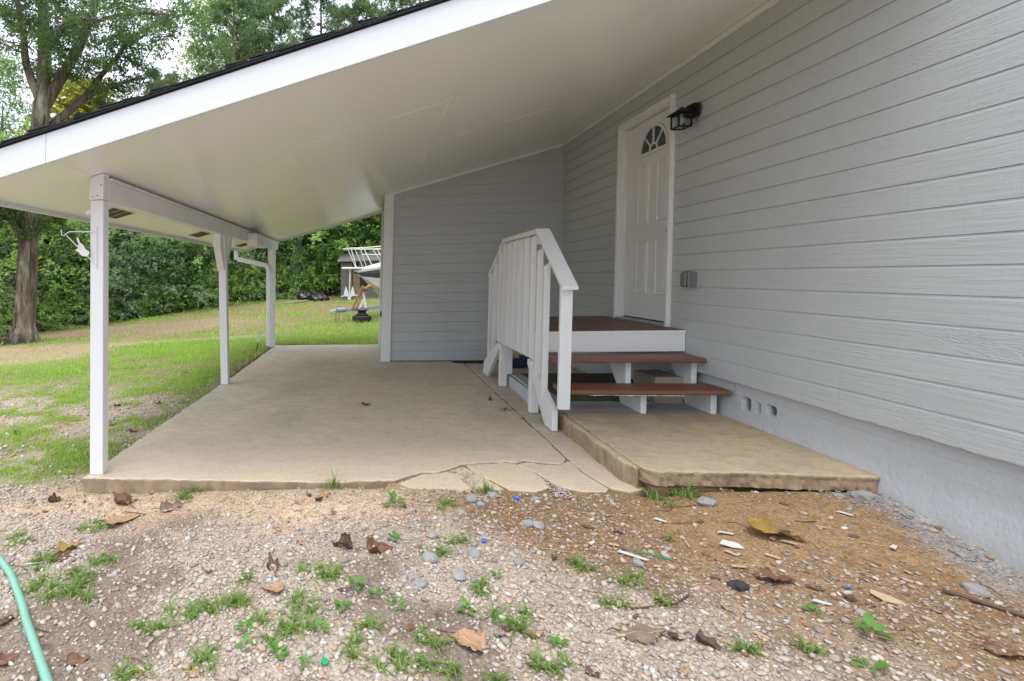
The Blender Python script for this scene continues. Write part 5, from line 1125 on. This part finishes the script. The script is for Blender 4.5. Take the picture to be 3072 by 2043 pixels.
for i, (x, y, s, lb) in enumerate(((-.03,5.15,.12,'brown leaf alone in the middle of the slab'),(1.22,5.42,.10,'brown leaf on the slab by the far railing leg'),(1.24,4.98,.09,'brown leaf on the slab between the railing legs'),(1.33,4.72,.07,'small orange leaf on the slab near the railing foot'))):
    dead_leaf(x, y, s, ('dead_brown','dead_brown','dead_brown','dead_tan')[i], i*1.4, 1.2, lb, 120+i, sz(x,y))
# ------------------------------------------------------------------ rubble, scraps, hose
RK = [(1.82,3.02,.095,'rubble_grey','pale heart shaped lump of concrete below the pad edge'),(.68,2.45,.06,'rubble_grey','rounded grey stone right of the blue cap'),(.28,2.45,.085,'rubble_grey','grey concrete lump right of the spotted leaf'),(.22,2.26,.065,'rubble_grey','upright grey stone at the centre of the gravel'),(.49,2.5,.072,'rubble_grey','grey lump of mortar below the blue cap'),(2.61,3.07,.10,'rubble_grey','pale mortar lump at the right end of the pad'),(2.39,2.35,.08,'rubble_grey','flat grey stone on the dirt near the house wall'),(1.54,2.35,.075,'asphalt_bit','black asphalt lump on the orange soil'),(.58,3.04,.085,'rubble_grey',None),(.71,3.09,.07,'rubble_grey',None),(.82,2.8,.068,'rubble_grey',None),(.87,2.79,.07,'rubble_grey',None),(.32,2.66,.06,'rubble_grey',None),(.40,2.33,.07,'rubble_grey',None),(.62,2.98,.05,'rubble_grey',None),(.95,3.09,.05,'rubble_grey',None),(1.21,2.49,.055,'rubble_grey',None),(.19,2.32,.048,'rubble_grey',None),(.66,3.02,.05,'rubble_grey',None),(2.5,3.08,.06,'rubble_grey',None),(2.66,2.9,.05,'rubble_grey',None),(.5,2.9,.05,'rubble_grey',None),(2.6,2.6,.05,'rubble_grey',None),(2.55,2.2,.055,'rubble_grey',None)]
for i, (x, y, s, mt, lb) in enumerate(RK):
    rs = np.random.default_rng(200+i); b = bmesh.new(); bmesh.ops.create_icosphere(b, subdivisions=2, radius=.5)
    for v in b.verts:
        q = .72+.6*float(vnoise(np.array([v.co.x*3+i*5]), np.array([v.co.y*3+v.co.z*2.3]), 1.3, 3, 200+i)[0]); v.co = Vector((v.co.x*s*q, v.co.y*s*q*.8, v.co.z*s*q*.55))
    for v in b.verts: v.co *= 1+rs.normal()*.07
    me = bpy.data.meshes.new('rubble'); b.to_mesh(me); b.free(); me.materials.append(MATS[mt]); o = bpy.data.objects.new('rubble_stone', me); COL.objects.link(o)
    o.location = (x, y, g(x,y)+s*.12); o.rotation_euler = (0,0,i*1.3); tag(o, lb or where(x, y, 'small grey concrete lump'), 'stone', 'broken concrete lumps')
def flatbit(name, pts, x, y, rz, th, mat, lab, cat, tilt=0.0, grp=None):
    o = MB(same).prism(pts, 'z', 0, th).build(name, mat, None); o.location = (x,y,g(x,y)+.008); o.rotation_euler = (tilt,tilt*.6,rz); return tag(o, lab, cat, grp)
flatbit('paint_flake', [(-.05,-.02),(.0,-.026),(.045,-.012),(.03,.024),(-.03,.022)], 1.7, 2.65, -.35, .003, 'scrap_pale', 'white flake of board on the orange soil', 'scrap', .12)
flatbit('paper_scrap', [(-.05,.0),(-.02,-.03),(.05,-.022),(.045,.0),(.02,.012),(-.04,.026)], 2.04, 2.3, -.3, .002, 'wood_chip', 'crumpled tan paper scrap near the house wall', 'scrap', .2)
flatbit('wood_splinter', [(-.06,-.007),(.05,-.010),(.065,.002),(-.05,.010)], 1.21, 2.54, -.45, .004, 'scrap_pale', 'pale wooden splinter on the orange soil', 'scrap', .1)
flatbit('wood_splinter', [(-.08,-.003),(.08,-.004),(.08,.002),(-.08,.003)], 1.30, 2.55, -.4, .003, 'cap_green', 'thin pale green strip beside the wooden splinter', 'scrap', .05)
for i in range(34):
    r_ = random.Random(i); x, y = r_.uniform(.9,2.5), r_.uniform(1.9,2.95); q = r_.uniform(.012,.034)
    flatbit('wood_chip', [(-q,-q*.25),(q*.8,-q*.35),(q,.1*q),(-q*.6,q*.4)], x, y, r_.uniform(-1,1), .003, r_.choice(['wood_chip','wood_chip','scrap_pale','twig_brown']), where(x, y, 'small wood chip'), 'scrap', r_.uniform(-.15,.15), 'wood chips on the orange soil')
flatbit('blue_tape', [(-.025,-.008),(.02,-.018),(.026,.004),(-.01,.02)], .84, 3.08, .3, .004, 'scrap_blue', 'scrap of blue tape by the broken slab', 'scrap', .25)
flatbit('asphalt_chip', [(-.02,-.012),(.02,-.010),(.018,.012),(-.02,.010)], -.30, 2.98, .2, .006, 'asphalt_bit', 'small black chip on the sandy strip before the slab', 'scrap')
flatbit('blue_scrap', [(-.012,-.006),(.014,-.005),(.010,.006),(-.012,.006)], 1.95, 2.36, .1, .003, 'scrap_blue', 'tiny blue plastic scrap above the tan paper', 'scrap')
def bottle_cap(x, y, mat, lab, r=.0135):
    o = MB(same).lathe((0,0,0), [(.001,.011),(r*.9,.011),(r,.009),(r,0),(r*.88,0)], 20).build('bottle_cap', mat, None); o.location = (x,y,g(x,y)+.006); o.rotation_euler = (.25,.2,0); tag(o, lab, 'bottle cap')
bottle_cap(-.16,1.80,'cap_green','green plastic bottle cap at the bottom centre'); bottle_cap(.56,2.62,'scrap_blue','bright blue plastic cap in the middle gravel', .012)
def on(pts, dz=.01): return [(x,y,g(x,y)+dz) for x, y in pts]
def stick(name, pts, r, mat, lab, cat='twig', grp=None):
    return tag(MB(same).tube(on(pts, r+.004), r, 6).build(name, mat, None, smooth=True), lab, cat, grp)
stick('dark_stick', [(2.26,2.33),(2.33,2.28),(2.42,2.21),(2.55,2.10)], .008, 'twig_brown', 'long dark stick near the right edge by the wall', 'stick')
stick('white_wire', [(-1.72,2.35),(-1.66,2.36),(-1.60,2.38)], .004, 'scrap_pale', 'short white wire left of the large grass patch', 'wire')
stick('white_wire', [(.66,2.40),(.69,2.45),(.71,2.49)], .003, 'scrap_pale', 'thin white wire beside the rounded grey stone', 'wire')
stick('twig', [(1.0,2.16),(1.1,2.19),(1.22,2.22),(1.30,2.28)], .003, 'twig_brown', 'thin brown twig above the big grey brown leaf')
stick('twig', [(1.50,2.62),(1.52,2.70),(1.55,2.80)], .003, 'wood_chip', 'pale upright twig left of the largest leaf')
for i in range(26):
    r_ = random.Random(500+i); x, y = r_.uniform(-1.8,2.4), r_.uniform(1.75,3.05); a = r_.uniform(-.9,.9); l = r_.uniform(.03,.10)
    stick('twig', [(x-l*math.cos(a),y-l*math.sin(a)*.6),(x,y+r_.uniform(-.008,.008)),(x+l*math.cos(a),y+l*math.sin(a)*.6)], r_.uniform(.0012,.0026), r_.choice(['twig_brown','twig_brown','wood_chip']), where(x, y, 'thin short twig'), 'twig', 'twigs on the ground')
hp = [(-2.35,2.72),(-2.07,2.5),(-1.84,2.35),(-1.70,2.24),(-1.58,2.12),(-1.48,2.02),(-1.39,1.92),(-1.24,1.77),(-1.11,1.64),(-.97,1.50),(-.85,1.35)]
hz = [(x,y,g(x,y)+.020) for x, y in hp]
ho = MB(same).tube(hz, .0165, 14).build('garden_hose', 'hose_green', None, smooth=True); tag(ho, 'mint green garden hose at the lower left corner', 'hose')
